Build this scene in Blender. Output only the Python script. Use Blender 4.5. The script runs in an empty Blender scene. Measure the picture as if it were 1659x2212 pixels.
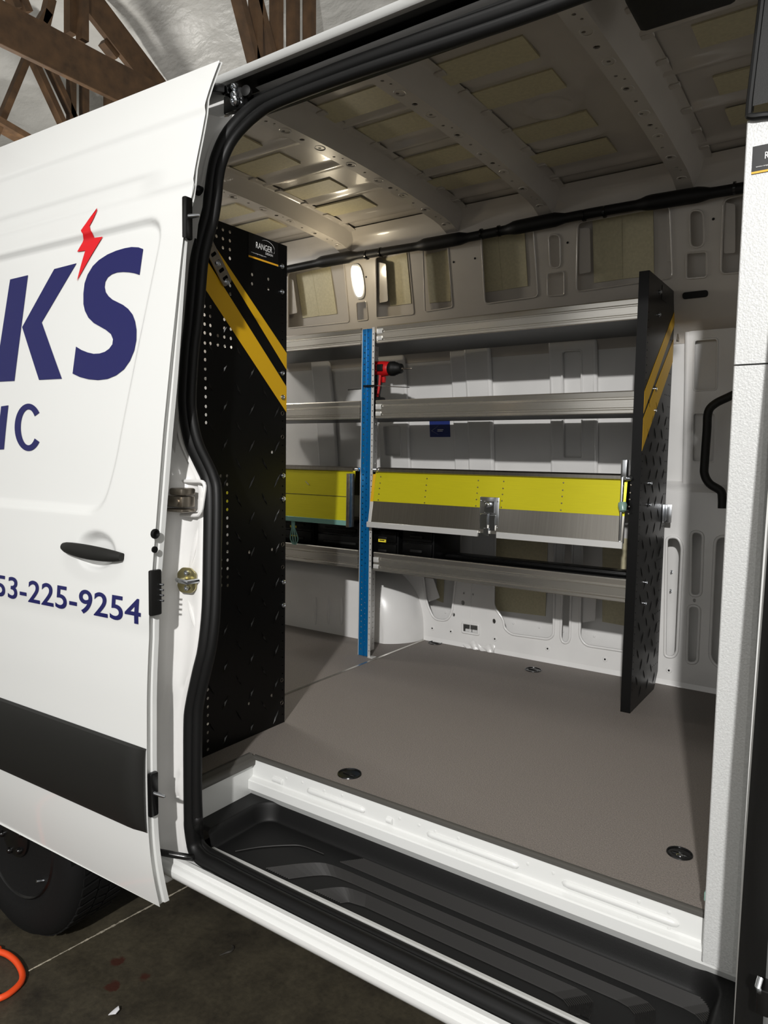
import bpy, bmesh, math, random
import numpy as np
from mathutils import Vector, Matrix
from mathutils.geometry import delaunay_2d_cdt

random.seed(7)
SC = bpy.context.scene
COL = SC.collection

# ------------------------------------------------------------------ camera
# metres; X runs along the van (front = +X), Y into the van, Z up, cargo floor at Z = 0
F, CX, CY = 1534.0, 829.5, 1106.0
ROW = np.array([[0.82366285, 0.56685034, 0.01613062],
                [0.05752405, -0.05521946, -0.99681583],
                [-0.56415467, 0.82196807, -0.07808974]])
CAM = np.array([0.0, 0.0, 0.9])
cam = bpy.data.cameras.new('camera')
cam.sensor_fit = 'HORIZONTAL'
cam.sensor_width = 36.0
cam.lens = 36.0 * F / 1659.0
cam.clip_start = 0.02
camo = bpy.data.objects.new('camera', cam)
COL.objects.link(camo)
r_, d_, w_ = [Vector(ROW[i]).normalized() for i in range(3)]
camo.matrix_world = Matrix(((r_[0], -d_[0], -w_[0], CAM[0]), (r_[1], -d_[1], -w_[1], CAM[1]),
                            (r_[2], -d_[2], -w_[2], CAM[2]), (0, 0, 0, 1)))
SC.camera = camo

# ------------------------------------------------------------------ world, lamps, exposure
world = bpy.data.worlds.new('world')
SC.world = world
world.use_nodes = True
world.node_tree.nodes['Background'].inputs[0].default_value = (1.0, 0.985, 0.955, 1)
world.node_tree.nodes['Background'].inputs[1].default_value = 0.7
vs = SC.view_settings
vs.view_transform = 'Standard'
vs.look = 'None'
vs.gamma = 1.0
vs.use_curve_mapping = False
vs.exposure = 0.0

def area(name, loc, target, sx, sy, power, color=(1, 1, 1), shape='RECTANGLE'):
    l = bpy.data.lights.new(name, 'AREA')
    l.shape = shape
    l.size = sx
    if shape == 'RECTANGLE':
        l.size_y = sy
    l.energy = power
    l.color = color
    o = bpy.data.objects.new(name, l)
    COL.objects.link(o)
    o.location = loc
    o.rotation_euler = (Vector(target) - Vector(loc)).to_track_quat('-Z', 'Y').to_euler()
    return o

area('bay_lamp', (0.95, -3.2, 3.1), (-1.3, 1.6, 0.5), 0.14, 0.14, 315, (1.0, 0.985, 0.965), 'DISK')
area('strip_lamp', (-0.9, 0.1, 4.1), (-0.9, 0.5, 0.0), 2.4, 0.25, 30, (1.0, 0.98, 0.95))
def bulb(name, loc, power, size, color=(1.0, 0.97, 0.92)):
    l = bpy.data.lights.new(name, 'POINT')
    l.energy = power
    l.shadow_soft_size = size
    l.color = color
    o = bpy.data.objects.new(name, l)
    COL.objects.link(o)
    o.location = loc
    return o
bulb('film_fill_light', (-6.8, 3.6, 3.0), 110, 0.25)  # added fill hidden behind the door, brightens the ceiling film

# ------------------------------------------------------------------ photograph-to-place measuring
def ray(px, py):
    return ROW.T @ np.array([(px - CX) / F, (py - CY) / F, 1.0])
def on(px, py, ax, val):
    d = ray(px, py)
    t = (val - CAM[ax]) / d[ax]
    return CAM + t * d
def onX(px, py, v): return on(px, py, 0, v)
def onY(px, py, v): return on(px, py, 1, v)
def onZ(px, py, v): return on(px, py, 2, v)
def onG(px, py, g):
    y = 1.2
    for _ in range(60):
        p = on(px, py, 1, y)
        y2 = g(p[0], p[2])
        y += 0.7 * (y2 - y)
    return on(px, py, 1, y)

# ------------------------------------------------------------------ materials
def lin(c):
    return tuple(((x / 255) / 12.92 if x / 255 <= 0.04045 else ((x / 255 + 0.055) / 1.055) ** 2.4) for x in c) + (1.0,)
MATS = {}
def mat(name, rgb, rough=0.5, metal=0.0, coat=0.0, bump=None, mottle=None, stretch=None, spec=None, emit=None, bdist=.004):
    m = bpy.data.materials.new(name)
    m.use_nodes = True
    nt = m.node_tree
    b = nt.nodes['Principled BSDF']
    c = lin(rgb)
    b.inputs['Base Color'].default_value = c
    b.inputs['Roughness'].default_value = rough
    b.inputs['Metallic'].default_value = metal
    b.inputs['Coat Weight'].default_value = coat
    b.inputs['Coat Roughness'].default_value = 0.06
    if spec is not None:
        b.inputs['Specular IOR Level'].default_value = spec
    if emit:
        b.inputs['Emission Color'].default_value = lin(emit[0])
        b.inputs['Emission Strength'].default_value = emit[1]
    tc = nt.nodes.new('ShaderNodeTexCoord')
    mp = nt.nodes.new('ShaderNodeMapping')
    nt.links.new(tc.outputs['Object'], mp.inputs['Vector'])
    if stretch:
        mp.inputs['Scale'].default_value = stretch
    if mottle:
        sc, amt = mottle
        n = nt.nodes.new('ShaderNodeTexNoise')
        n.inputs['Scale'].default_value = sc
        n.inputs['Detail'].default_value = 6
        nt.links.new(mp.outputs[0], n.inputs['Vector'])
        rp = nt.nodes.new('ShaderNodeValToRGB')
        rp.color_ramp.elements[0].position = 0.3
        rp.color_ramp.elements[1].position = 0.7
        rp.color_ramp.elements[0].color = tuple(max(0, x * (1 - amt)) for x in c[:3]) + (1,)
        rp.color_ramp.elements[1].color = tuple(min(1, x * (1 + amt)) for x in c[:3]) + (1,)
        nt.links.new(n.outputs['Fac'], rp.inputs[0])
        nt.links.new(rp.outputs[0], b.inputs['Base Color'])
    if bump:
        sc, st = bump
        n2 = nt.nodes.new('ShaderNodeTexNoise')
        n2.inputs['Scale'].default_value = sc
        n2.inputs['Detail'].default_value = 3 if bdist < .01 else 9
        nt.links.new(mp.outputs[0], n2.inputs['Vector'])
        bp = nt.nodes.new('ShaderNodeBump')
        bp.inputs['Strength'].default_value = st
        bp.inputs['Distance'].default_value = bdist
        nt.links.new(n2.outputs['Fac'], bp.inputs['Height'])
        nt.links.new(bp.outputs[0], b.inputs['Normal'])
    MATS[name] = m
    return m

mat('white_paint', (218, 219, 217), 0.28, 0, 0.5)
mat('inner_paint', (220, 219, 217), 0.3, 0, 0.35, mottle=(6, 0.04))
mat('shaded_roof_white', (182, 176, 168), 0.3, 0, 0.35, mottle=(6, 0.05))  # van white greyed: the upper interior's shade is put into this colour
mat('black_plastic', (18, 18, 17), 0.5, spec=0.3, bump=(900, 0.12))
mat('moulding_plastic', (27, 27, 25), 0.55, spec=0.3, bump=(1400, 0.2))
mat('black_gloss', (12, 12, 12), 0.22)
mat('rubber', (11, 11, 11), 0.5, spec=0.3)
mat('track_black', (9, 9, 9), 0.3)
mat('black_powder', (8, 8, 8), 0.32, spec=0.25)
mat('tread_black', (9, 9, 9), 0.2, spec=0.6)
mat('yellow_stripe', (205, 160, 18), 0.45)
mat('yellow_anodised', (206, 197, 30), 0.34, 0.42, stretch=(0.3, 1, 20), mottle=(40, 0.05))
mat('blue_anodised', (10, 112, 176), 0.28, 0.5)
mat('aluminium', (206, 203, 196), 0.24, 0.92, stretch=(0.5, 40, 40), mottle=(12, 0.06))
mat('aluminium_sheet', (158, 154, 147), 0.3, 1.0, stretch=(20, 1, 0.5), mottle=(6, 0.08))
mat('bright_aluminium', (226, 226, 224), 0.38, 0.55)
mat('zinc', (205, 208, 212), 0.22, 1.0)
mat('dull_steel', (160, 152, 140), 0.35, 1.0, mottle=(60, 0.15))
mat('gold_zinc', (196, 186, 140), 0.24, 1.0)
mat('dark_deck', (70, 70, 70), 0.4, 0.6)
mat('foam_pad', (192, 184, 152), 0.45, bump=(500, 0.25), mottle=(90, 0.08))
mat('floor_vinyl', (121, 114, 108), 0.62, bump=(330, 0.5), mottle=(300, 0.26))
mat('floor_trim', (86, 84, 80), 0.5, 0.2)
mat('tray_black', (13, 13, 13), 0.55, spec=0.3, bump=(700, 0.1))
mat('tray_rib', (44, 43, 42), 0.5, spec=0.3)
mat('silver_texture', (196, 197, 196), 0.48, 0.15, bump=(330, 0.22), mottle=(260, 0.10))
mat('navy_vinyl', (24, 26, 84), 0.4)
mat('red_vinyl', (206, 22, 32), 0.4)
mat('orange_rubber', (232, 78, 32), 0.4)
mat('tyre_rubber', (13, 13, 13), 0.75, spec=0.25, bump=(60, 0.2))
mat('wheel_steel', (10, 10, 10), 0.3)
mat('wood', (84, 61, 38), 0.7, stretch=(3, 3, 3), mottle=(3, 0.35), bump=(30, 0.2))
mat('film', (222, 221, 216), 0.34, bump=(1.6, 0.8), mottle=(2, 0.08), stretch=(1, 2.2, 1), bdist=.09)
mat('decal_black', (10, 10, 10), 0.35)
mat('decal_white', (240, 240, 238), 0.5)
mat('decal_yellow', (230, 170, 40), 0.5)
mat('decal_blue', (32, 48, 112), 0.4)
mat('label_yellow', (235, 215, 60), 0.5)
mat('drill_red', (190, 24, 26), 0.4)
mat('clear_poly', (120, 150, 140), 0.25)
mat('lamp_lens', (255, 246, 225), 0.3, emit=((255, 238, 205), 5.0))
mat('scrap_white', (225, 225, 228), 0.5)
mat('scrap_dark', (45, 42, 36), 0.6)

def concrete():
    m = bpy.data.materials.new('concrete')
    m.use_nodes = True
    nt = m.node_tree
    b = nt.nodes['Principled BSDF']
    tc = nt.nodes.new('ShaderNodeTexCoord')
    def noise(sc, det, rgh=0.6):
        n = nt.nodes.new('ShaderNodeTexNoise')
        n.inputs['Scale'].default_value = sc
        n.inputs['Detail'].default_value = det
        n.inputs['Roughness'].default_value = rgh
        nt.links.new(tc.outputs['Object'], n.inputs['Vector'])
        return n
    n1 = noise(3.2, 10, 0.7)
    r1 = nt.nodes.new('ShaderNodeValToRGB')
    e = r1.color_ramp.elements
    e[0].position, e[0].color = 0.34, lin((34, 30, 23))
    e[1].position, e[1].color = 0.68, lin((78, 72, 57))
    nt.links.new(n1.outputs['Fac'], r1.inputs[0])
    n2 = noise(60, 4)
    mx = nt.nodes.new('ShaderNodeMixRGB')
    mx.blend_type = 'OVERLAY'
    mx.inputs[0].default_value = 0.5
    nt.links.new(r1.outputs[0], mx.inputs[1])
    nt.links.new(n2.outputs['Fac'], mx.inputs[2])
    last = mx.outputs[0]
    for (px, py, rad) in ((255, 2077, .02), (313, 2110, .014), (243, 2131, .022)):
        p = onZ(px, py, -0.7)
        vm = nt.nodes.new('ShaderNodeVectorMath')
        vm.operation = 'DISTANCE'
        nt.links.new(tc.outputs['Object'], vm.inputs[0])
        vm.inputs[1].default_value = (p[0], p[1], 0.0)
        ad = nt.nodes.new('ShaderNodeMath')
        ad.operation = 'MULTIPLY_ADD'
        n3 = noise(45, 2)
        nt.links.new(n3.outputs['Fac'], ad.inputs[0])
        ad.inputs[1].default_value = 0.03
        nt.links.new(vm.outputs['Value'], ad.inputs[2])
        rm = nt.nodes.new('ShaderNodeMapRange')
        rm.inputs[1].default_value = rad + 0.02
        rm.inputs[2].default_value = rad + 0.01
        nt.links.new(ad.outputs[0], rm.inputs[0])
        m2 = nt.nodes.new('ShaderNodeMixRGB')
        nt.links.new(rm.outputs[0], m2.inputs[0])
        nt.links.new(last, m2.inputs[1])
        m2.inputs[2].default_value = lin((62, 32, 22))
        last = m2.outputs[0]
    nt.links.new(last, b.inputs['Base Color'])
    b.inputs['Roughness'].default_value = 0.6
    bp = nt.nodes.new('ShaderNodeBump')
    bp.inputs['Strength'].default_value = 0.25
    bp.inputs['Distance'].default_value = 0.004
    nt.links.new(n2.outputs['Fac'], bp.inputs['Height'])
    nt.links.new(bp.outputs[0], b.inputs['Normal'])
    MATS['concrete'] = m
concrete()

# ------------------------------------------------------------------ mesh helpers
def smooth01(t):
    t = np.clip(t, 0.0, 1.0)
    return t * t * (3 - 2 * t)

class MB:
    def __init__(self):
        self.v, self.f = [], []
    def add(self, vs_, fs_):
        o = len(self.v)
        self.v += [tuple(map(float, p)) for p in vs_]
        self.f += [tuple(i + o for i in f) for f in fs_]
        return self
    def bb(self, a, b):
        x0, y0, z0 = [min(a[i], b[i]) for i in range(3)]
        x1, y1, z1 = [max(a[i], b[i]) for i in range(3)]
        return self.add([(x0, y0, z0), (x1, y0, z0), (x1, y1, z0), (x0, y1, z0), (x0, y0, z1), (x1, y0, z1), (x1, y1, z1), (x0, y1, z1)],
                        [(0, 3, 2, 1), (4, 5, 6, 7), (0, 1, 5, 4), (1, 2, 6, 5), (2, 3, 7, 6), (3, 0, 4, 7)])
    def bar(self, p, q, w, h, up=(0, 0, 1)):
        p, q = Vector(p), Vector(q)
        t = (q - p).normalized()
        s = t.cross(Vector(up))
        if s.length < 1e-4:
            s = t.cross(Vector((1, 0, 0)))
        s.normalize()
        u = s.cross(t).normalized()
        vs_ = []
        for c in (p, q):
            for a, b in ((-1, -1), (1, -1), (1, 1), (-1, 1)):
                vs_.append(c + s * (a * w / 2) + u * (b * h / 2))
        return self.add(vs_, [(0, 3, 2, 1), (4, 5, 6, 7), (0, 1, 5, 4), (1, 2, 6, 5), (2, 3, 7, 6), (3, 0, 4, 7)])
    def tube(self, path, r, n=8, closed=False, caps=True, squash=None):
        P = [Vector(p) for p in path]
        m = len(P)
        rs = r if isinstance(r, (list, tuple)) else [r] * m
        nrm = None
        rings = []
        for i in range(m):
            if closed:
                t = P[(i + 1) % m] - P[i - 1]
            else:
                t = P[min(i + 1, m - 1)] - P[max(i - 1, 0)]
            t = t.normalized() if t.length > 1e-9 else Vector((1, 0, 0))
            if nrm is None:
                nrm = t.cross(Vector((0, 0, 1)))
                if nrm.length < 0.1:
                    nrm = t.cross(Vector((0, 1, 0)))
            nrm = (nrm - t * nrm.dot(t)).normalized()
            bn = t.cross(nrm)
            rings.append([P[i] + nrm * (rs[i] * math.cos(2 * math.pi * k / n)) + bn * (rs[i] * math.sin(2 * math.pi * k / n)) for k in range(n)])
        vs_ = [p for rg in rings for p in rg]
        fs_ = []
        for i in range(m if closed else m - 1):
            a, b = i * n, ((i + 1) % m) * n
            for k in range(n):
                fs_.append((a + k, a + (k + 1) % n, b + (k + 1) % n, b + k))
        if caps and not closed:
            fs_.append(tuple(range(n))[::-1])
            fs_.append(tuple((m - 1) * n + k for k in range(n)))
        return self.add(vs_, fs_)
    def sweepx(self, prof, x0, x1, closed=False, n=1, caps=False):
        m = len(prof)
        vs_ = []
        for i in range(n + 1):
            x = x0 + (x1 - x0) * i / n
            vs_ += [(x, y, z) for y, z in prof]
        fs_ = []
        for i in range(n):
            for k in range(m if closed else m - 1):
                a, b = i * m + k, i * m + (k + 1) % m
                fs_.append((a, b, b + m, a + m))
        if caps and closed:
            fs_.append(tuple(range(m)))
            fs_.append(tuple(n * m + k for k in range(m))[::-1])
        return self.add(vs_, fs_)
    def lathe(self, prof, o, axis, n=20):
        a = Vector(axis).normalized()
        s = a.cross(Vector((0, 0, 1)))
        if s.length < 0.1:
            s = Vector((1, 0, 0))
        s.normalize()
        u = a.cross(s)
        o = Vector(o)
        vs_, fs_ = [], []
        for (r, h) in prof:
            for k in range(n):
                t = 2 * math.pi * k / n
                vs_.append(o + a * h + (s * math.cos(t) + u * math.sin(t)) * r)
        for i in range(len(prof) - 1):
            for k in range(n):
                fs_.append((i * n + k, i * n + (k + 1) % n, (i + 1) * n + (k + 1) % n, (i + 1) * n + k))
        if prof[0][0] > 1e-6:
            fs_.append(tuple(range(n))[::-1])
        if prof[-1][0] > 1e-6:
            fs_.append(tuple((len(prof) - 1) * n + k for k in range(n)))
        return self.add(vs_, fs_)
    def grid(self, fn, us, vs2):
        nu, nv = len(us), len(vs2)
        pts = [fn(u, v) for u in us for v in vs2]
        fs_ = [(i * nv + j, (i + 1) * nv + j, (i + 1) * nv + j + 1, i * nv + j + 1) for i in range(nu - 1) for j in range(nv - 1)]
        return self.add(pts, fs_)
    def sheet(self, loops, fn, th=0.0, spacing=None):
        """loops: 2-D loops, even-odd; fn(u, v, w) -> point; th: thickness along w"""
        V2, T = fill2d(loops, spacing)
        k = len(V2)
        self_o = [fn(u, v, 0.0) for u, v in V2]
        fs_ = [tuple(t) for t in T]
        if th:
            self_o += [fn(u, v, th) for u, v in V2]
            fs_ += [tuple(i + k for i in reversed(t)) for t in T]
            cnt = {}
            for t in T:
                for a, b in ((t[0], t[1]), (t[1], t[2]), (t[2], t[0])):
                    cnt[(a, b)] = 1
            for (a, b) in cnt:
                if (b, a) not in cnt:
                    fs_.append((b, a, a + k, b + k))
        return self.add(self_o, fs_)
    def build(self, name, material, parent=None, smooth=True, bevel=0.0, seg=2, angle=40, label=None, kind=None, recalc=True):
        me = bpy.data.meshes.new(name)
        me.from_pydata(self.v, [], self.f)
        bm = bmesh.new()
        bm.from_mesh(me)
        bmesh.ops.remove_doubles(bm, verts=bm.verts, dist=1e-6)
        if bevel:
            ed = [e for e in bm.edges if len(e.link_faces) == 2 and e.calc_face_angle(0) > 0.5]
            bmesh.ops.bevel(bm, geom=ed, offset=bevel, segments=seg, profile=0.5, affect='EDGES', clamp_overlap=True)
        if recalc:
            bmesh.ops.recalc_face_normals(bm, faces=bm.faces)
        bm.to_mesh(me)
        bm.free()
        if smooth:
            me.shade_smooth()
            me.set_sharp_from_angle(angle=math.radians(angle))
        me.materials.append(MATS[material])
        return obj(name, me, parent, label, kind)

def obj(name, me, parent=None, label=None, kind=None):
    o = bpy.data.objects.new(name, me)
    COL.objects.link(o)
    if parent is not None:
        o.parent = parent
        if parent.parent is None or True:
            o.matrix_parent_inverse = parent_world(parent).inverted()
    if label:
        o['label'] = label
    if kind:
        o['kind'] = kind
    return o
def parent_world(p):
    M = Matrix.Identity(4)
    chain = []
    while p is not None:
        chain.append(p)
        p = p.parent
    for q in reversed(chain):
        M = M @ q.matrix_parent_inverse @ q.matrix_basis if q.parent else q.matrix_basis.copy()
    return M
def thing(name, label, cat, loc=(0, 0, 0), group=None):
    o = bpy.data.objects.new(name, None)
    o.empty_display_size = 0.1
    COL.objects.link(o)
    o.location = loc
    tag(o, label, cat, group)
    return o
def tag(o, label, cat, group=None):
    o['label'] = label
    o['category'] = cat
    if group:
        o['group'] = group
    return o
def copyof(src, parent, loc_offset):
    c = src.copy()
    COL.objects.link(c)
    c.parent = parent
    c.matrix_parent_inverse = src.matrix_parent_inverse.copy()
    c.location = Vector(src.location) + Vector(loc_offset)
    return c

def inside(pt, loops):
    x, y = pt
    c = False
    for lp in loops:
        n = len(lp)
        j = n - 1
        for i in range(n):
            xi, yi = lp[i]
            xj, yj = lp[j]
            if (yi > y) != (yj > y) and x < (xj - xi) * (y - yi) / (yj - yi) + xi:
                c = not c
            j = i
    return c
def fill2d(loops, spacing=None):
    pts, edges = [], []
    for lp in loops:
        lp2 = []
        for i in range(len(lp)):
            a, b = lp[i], lp[(i + 1) % len(lp)]
            lp2.append(Vector((a[0], a[1])))
            if spacing:
                L = math.hypot(b[0] - a[0], b[1] - a[1])
                k = int(L / spacing)
                for q in range(1, k):
                    t = q / k
                    lp2.append(Vector((a[0] + (b[0] - a[0]) * t, a[1] + (b[1] - a[1]) * t)))
        o = len(pts)
        pts += lp2
        edges += [(o + i, o + (i + 1) % len(lp2)) for i in range(len(lp2))]
    if spacing:
        xs = [p[0] for lp in loops for p in lp]
        ys = [p[1] for lp in loops for p in lp]
        x = min(xs) + spacing * .5
        while x < max(xs):
            y = min(ys) + spacing * .5
            while y < max(ys):
                if inside((x, y), loops):
                    pts.append(Vector((x, y)))
                y += spacing
            x += spacing
    out = delaunay_2d_cdt(pts, edges, [], 0, 1e-7)
    V2 = [(p[0], p[1]) for p in out[0]]
    T = []
    for f in out[2]:
        cxx = sum(V2[i][0] for i in f) / 3
        cyy = sum(V2[i][1] for i in f) / 3
        if inside((cxx, cyy), loops):
            a, b, c = [V2[i] for i in f]
            ar = (b[0] - a[0]) * (c[1] - a[1]) - (c[0] - a[0]) * (b[1] - a[1])
            if abs(ar) > 1e-12:
                T.append(tuple(f) if ar > 0 else tuple(reversed(f)))
    return V2, T
def rnd(pts, r, n=4):
    """round the corners of a polygon"""
    out = []
    m = len(pts)
    for i in range(m):
        p0, p1, p2 = [np.array(pts[j % m], float) for j in (i - 1, i, i + 1)]
        rr = r[i] if isinstance(r, (list, tuple)) else r
        a, b = p0 - p1, p2 - p1
        la, lb = np.linalg.norm(a), np.linalg.norm(b)
        d = min(rr, la * .48, lb * .48)
        if d < 1e-6:
            out.append(tuple(p1))
            continue
        q0, q2 = p1 + a / la * d, p1 + b / lb * d
        for k in range(n + 1):
            t = k / n
            out.append(tuple((1 - t) ** 2 * q0 + 2 * t * (1 - t) * p1 + t * t * q2))
    return out
def circ(cx, cy, r, n=10, ry=None):
    return [(cx + r * math.cos(2 * math.pi * k / n), cy + (ry or r) * math.sin(2 * math.pi * k / n)) for k in range(n)]
def rect(x0, y0, x1, y1):
    return [(x0, y0), (x1, y0), (x1, y1), (x0, y1)]
def catmull(P, k=6):
    P = [np.array(p, float) for p in P]
    out = []
    for i in range(len(P) - 1):
        p0, p1, p2, p3 = P[max(i - 1, 0)], P[i], P[i + 1], P[min(i + 2, len(P) - 1)]
        for q in range(k):
            t = q / k
            out.append(0.5 * ((2 * p1) + (-p0 + p2) * t + (2 * p0 - 5 * p1 + 4 * p2 - p3) * t * t + (-p0 + 3 * p1 - 3 * p2 + p3) * t ** 3))
    out.append(P[-1])
    return out
def text_loops(s, bold=0.0, spacing=1.0):
    cu = bpy.data.curves.new('tmp', 'FONT')
    cu.body = s
    cu.size = 1.0
    cu.offset = bold
    cu.space_character = spacing
    cu.resolution_u = 6
    o = bpy.data.objects.new('tmp', cu)
    COL.objects.link(o)
    dg = bpy.context.evaluated_depsgraph_get()
    me = bpy.data.meshes.new_from_object(o.evaluated_get(dg))
    bm = bmesh.new()
    bm.from_mesh(me)
    bmesh.ops.remove_doubles(bm, verts=bm.verts, dist=1e-5)
    nxt = {}
    for e in bm.edges:
        if len(e.link_faces) == 1:
            for l in e.link_loops:
                nxt.setdefault(l.vert.index, []).append(l.link_loop_next.vert.index)
    co = [(v.co.x, v.co.y) for v in bm.verts]
    loops = []
    while nxt:
        st = next(iter(nxt))
        lp, cur = [], st
        while cur in nxt:
            lp.append(co[cur])
            q = nxt[cur]
            n2 = q.pop()
            if not q:
                del nxt[cur]
            cur = n2
        if len(lp) > 2:
            loops.append(lp)
    bm.free()
    bpy.data.objects.remove(o)
    bpy.data.curves.remove(cu)
    bpy.data.meshes.remove(me)
    xs = [p[0] for lp in loops for p in lp]
    ys = [p[1] for lp in loops for p in lp]
    x0, x1, y0, y1 = min(xs), max(xs), min(ys), max(ys)
    return [[((p[0] - x0) / (x1 - x0), (p[1] - y0) / (y1 - y0)) for p in lp] for lp in loops], (x1 - x0) / (y1 - y0)
def islands(loops):
    """group even-odd loops into letters: outer loops with the holes they contain"""
    def ar(lp):
        return abs(sum(lp[i - 1][0] * lp[i][1] - lp[i][0] * lp[i - 1][1] for i in range(len(lp)))) / 2
    L = sorted(loops, key=ar, reverse=True)
    out = []
    for lp in L:
        for g in out:
            if inside(lp[0], [g[0]]):
                g.append(lp)
                break
        else:
            out.append([lp])
    return sorted(out, key=lambda g: min(p[0] for p in g[0]))

# ================================================================== the garage
GZ = -0.70
g = MB().add([(-14, -9, 0), (9, -9, 0), (9, 10, 0), (-14, 10, 0)], [(0, 1, 2, 3)])
fl = g.build('floor', 'concrete', smooth=False, kind='structure')
fl.location = (0, 0, GZ)
a, b = onZ(62, 2098, GZ), onZ(396, 1920, GZ)
dv = (b - a) / np.linalg.norm(b - a)
nv = np.array([-dv[1], dv[0], 0])
m = MB()
steps = 150
A0, B0 = a, b + dv * 1.5
for i in range(steps):
    p, q = A0 + (B0 - A0) * i / steps, A0 + (B0 - A0) * (i + 1) / steps
    w0 = 0.002 + 0.003 * random.random()
    m.add([p - nv * w0, q - nv * w0, q + nv * w0, p + nv * w0, ], [(0, 1, 2, 3)])
for i, v in enumerate(m.v):
    m.v[i] = (v[0] + random.uniform(-.001, .001), v[1] + random.uniform(-.001, .001), GZ + 0.0015)
mat('joint_chalk', (176, 168, 150), 0.8, mottle=(60, 0.3))
m.build('joint_line', 'joint_chalk', fl, smooth=False, label='pale chalky joint line across the concrete')

# roof of the garage: white film under rafters, falling towards +Y
def roofz(y): return 4.90 - 0.62 * (y - 4.35)
def filmpt(u, v):
    n = 0.05 * math.sin(3.1 * u + 1.3 * v) + 0.03 * math.sin(7.0 * v + 2.2 * u * math.sin(v)) + 0.02 * math.sin(11 * u - 5 * v)
    return (u, v, min(roofz(v), 7.2) + 0.38 + n)
m = MB().grid(filmpt, list(np.linspace(-14, 9, 120)), list(np.linspace(-9, 10, 110)))
ce = m.build('ceiling', 'film', kind='structure')
m = MB().grid(lambda u, v: (-12.0 + .06 * math.sin(2.3 * u + v) + .04 * math.sin(6 * v - 2 * u) + .03 * math.sin(9 * u + 4 * math.sin(2 * v)), u, v),
              list(np.linspace(-9, 10, 100)), list(np.linspace(GZ, 8, 60)))
m.build('wall_rear', 'film', kind='structure')
m = MB().add([(-14, 9.9, GZ), (9, 9.9, GZ), (9, 9.9, 3), (-14, 9.9, 3)], [(0, 1, 2, 3)])
m.build('wall_far', 'film', smooth=False, kind='structure')

def truss(X, label, webs, y0=-6.0, y1=4.98, zb=4.28):
    t = thing('roof_truss', label, 'roof truss', (X, 3.0, zb), 'wooden roof trusses of the garage')
    m = MB().bb((X - .06, y0, zb), (X + .0, y1, zb + .36))
    m.build('bottom_chord', 'wood', t, smooth=False, bevel=0.004, seg=1)
    m = MB().bar((X - .1, y1 + .05, zb + .30), (X - .1, -.2, zb + .30 + .62 * (y1 + .25)), .06, .26, (0, 0, 1))
    m.build('top_chord', 'wood', t, smooth=False)
    for (p, q) in webs:
        m = MB().bar(p, q, .07, .1, (1, 0, 0))
        m.build('web_member', 'wood', t, smooth=False)
    return t
XA = -6.2
def onXm(px, py, X): return onX(px, py, X)
wA = [(onX(100, 28, XA - .15), onX(80, 62, XA - .15)), (onX(95, 55, XA - .15), onX(108, 0, XA - .15)),
      (onX(178, 90, XA - .05), onX(178, -60, XA - .05)), (onX(152, 75, XA - .15), onX(152, -40, XA - .15)),
      (onX(35, 20, XA - .15), onX(8, -40, XA - .15)), (onX(58, 28, XA - .15), onX(38, -20, XA - .15)),
      (onX(250, 125, XA - .15), onX(222, 90, XA - .15))]
truss(XA, 'big brown roof truss whose thick bottom beam crosses the upper left corner', wA)
def film_t(px, py):
    d = ray(px, py)
    return (5.28 + .62 * 4.35 - CAM[2] - .62 * CAM[1]) / (d[2] + .62 * d[1])
def loose_truss(label, X, members, w=.07, h=.1):
    t = thing('roof_truss', label, 'roof truss', (X, 4.5, 3.5), 'wooden roof trusses of the garage')
    for nm, a_, b_, ww, hh_ in members:
        MB().bar(onX(*a_, X), onX(*b_, X), ww, hh_, (1, 0, 0)).build(nm, 'wood', t, smooth=False)
    return t
loose_truss('farther wooden truss with crossing webs seen below the big beam', -7.3,
            [('web_member', (85, 60), (-15, 300), .06, .1), ('web_member', (40, 62), (184, 374), .06, .1), ('web_member', (66, 56), (224, 397), .06, .1), ('web_member', (154, -150), (154, 362), .06, .1),
             ('web_member', (181, -150), (182, 376), .06, .1), ('bottom_chord', (-160, 177), (330, 461), .06, .2), ('web_member', (236, 120), (237, 405), .06, .14)])
XC = CAM[0] + film_t(590, 60) * .86 * ray(590, 60)[0]
loose_truss('wooden posts and diagonals above the white roof edge of the van', XC,
            [('web_member', (480, -140), (553, 150), .06, .1), ('web_member', (552, -140), (552, 152), .06, .1), ('web_member', (517, -140), (598, 175), .06, .1), ('web_member', (597, -110), (597, 180), .06, .1),
             ('web_member', (633, -80), (633, 200), .06, .1), ('web_member', (668, -60), (668, 220), .06, .1), ('top_chord', (480, -229), (870, 122), .06, .16), ('bottom_chord', (536, 150), (900, 360), .06, .16)])
# orange hose on the floor
H = GZ + 0.011
hose = [(-2.25, .55), (-2.21, .8), (-2.22, .98)]
pts = []
for px, py in ((-60, 2050), (0, 2056), (30, 2072), (47, 2098), (46, 2120), (25, 2142), (0, 2156), (-50, 2172)):
    q = onZ(px, py, H)
    pts.append((q[0], q[1], H))
more = [(-1.75, .62, H), (-1.45, .70, H), (-1.25, .58, H), (-1.4, .42, H), (-1.62, .52, H), (-1.35, .72, H), (-.95, .66, H), (-.75, .45, H), (-.95, .3, H), (-1.3, .2, H), (-2.0, .1, H)]
pre = [(-2.9, .2, H), (-2.75, .6, H)]
m = MB().tube(catmull(pre + pts + more, 8), 0.0095, 10)
tag(m.build('air_hose', 'orange_rubber'), 'orange rubber hose looped on the concrete at lower left', 'hose')
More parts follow.
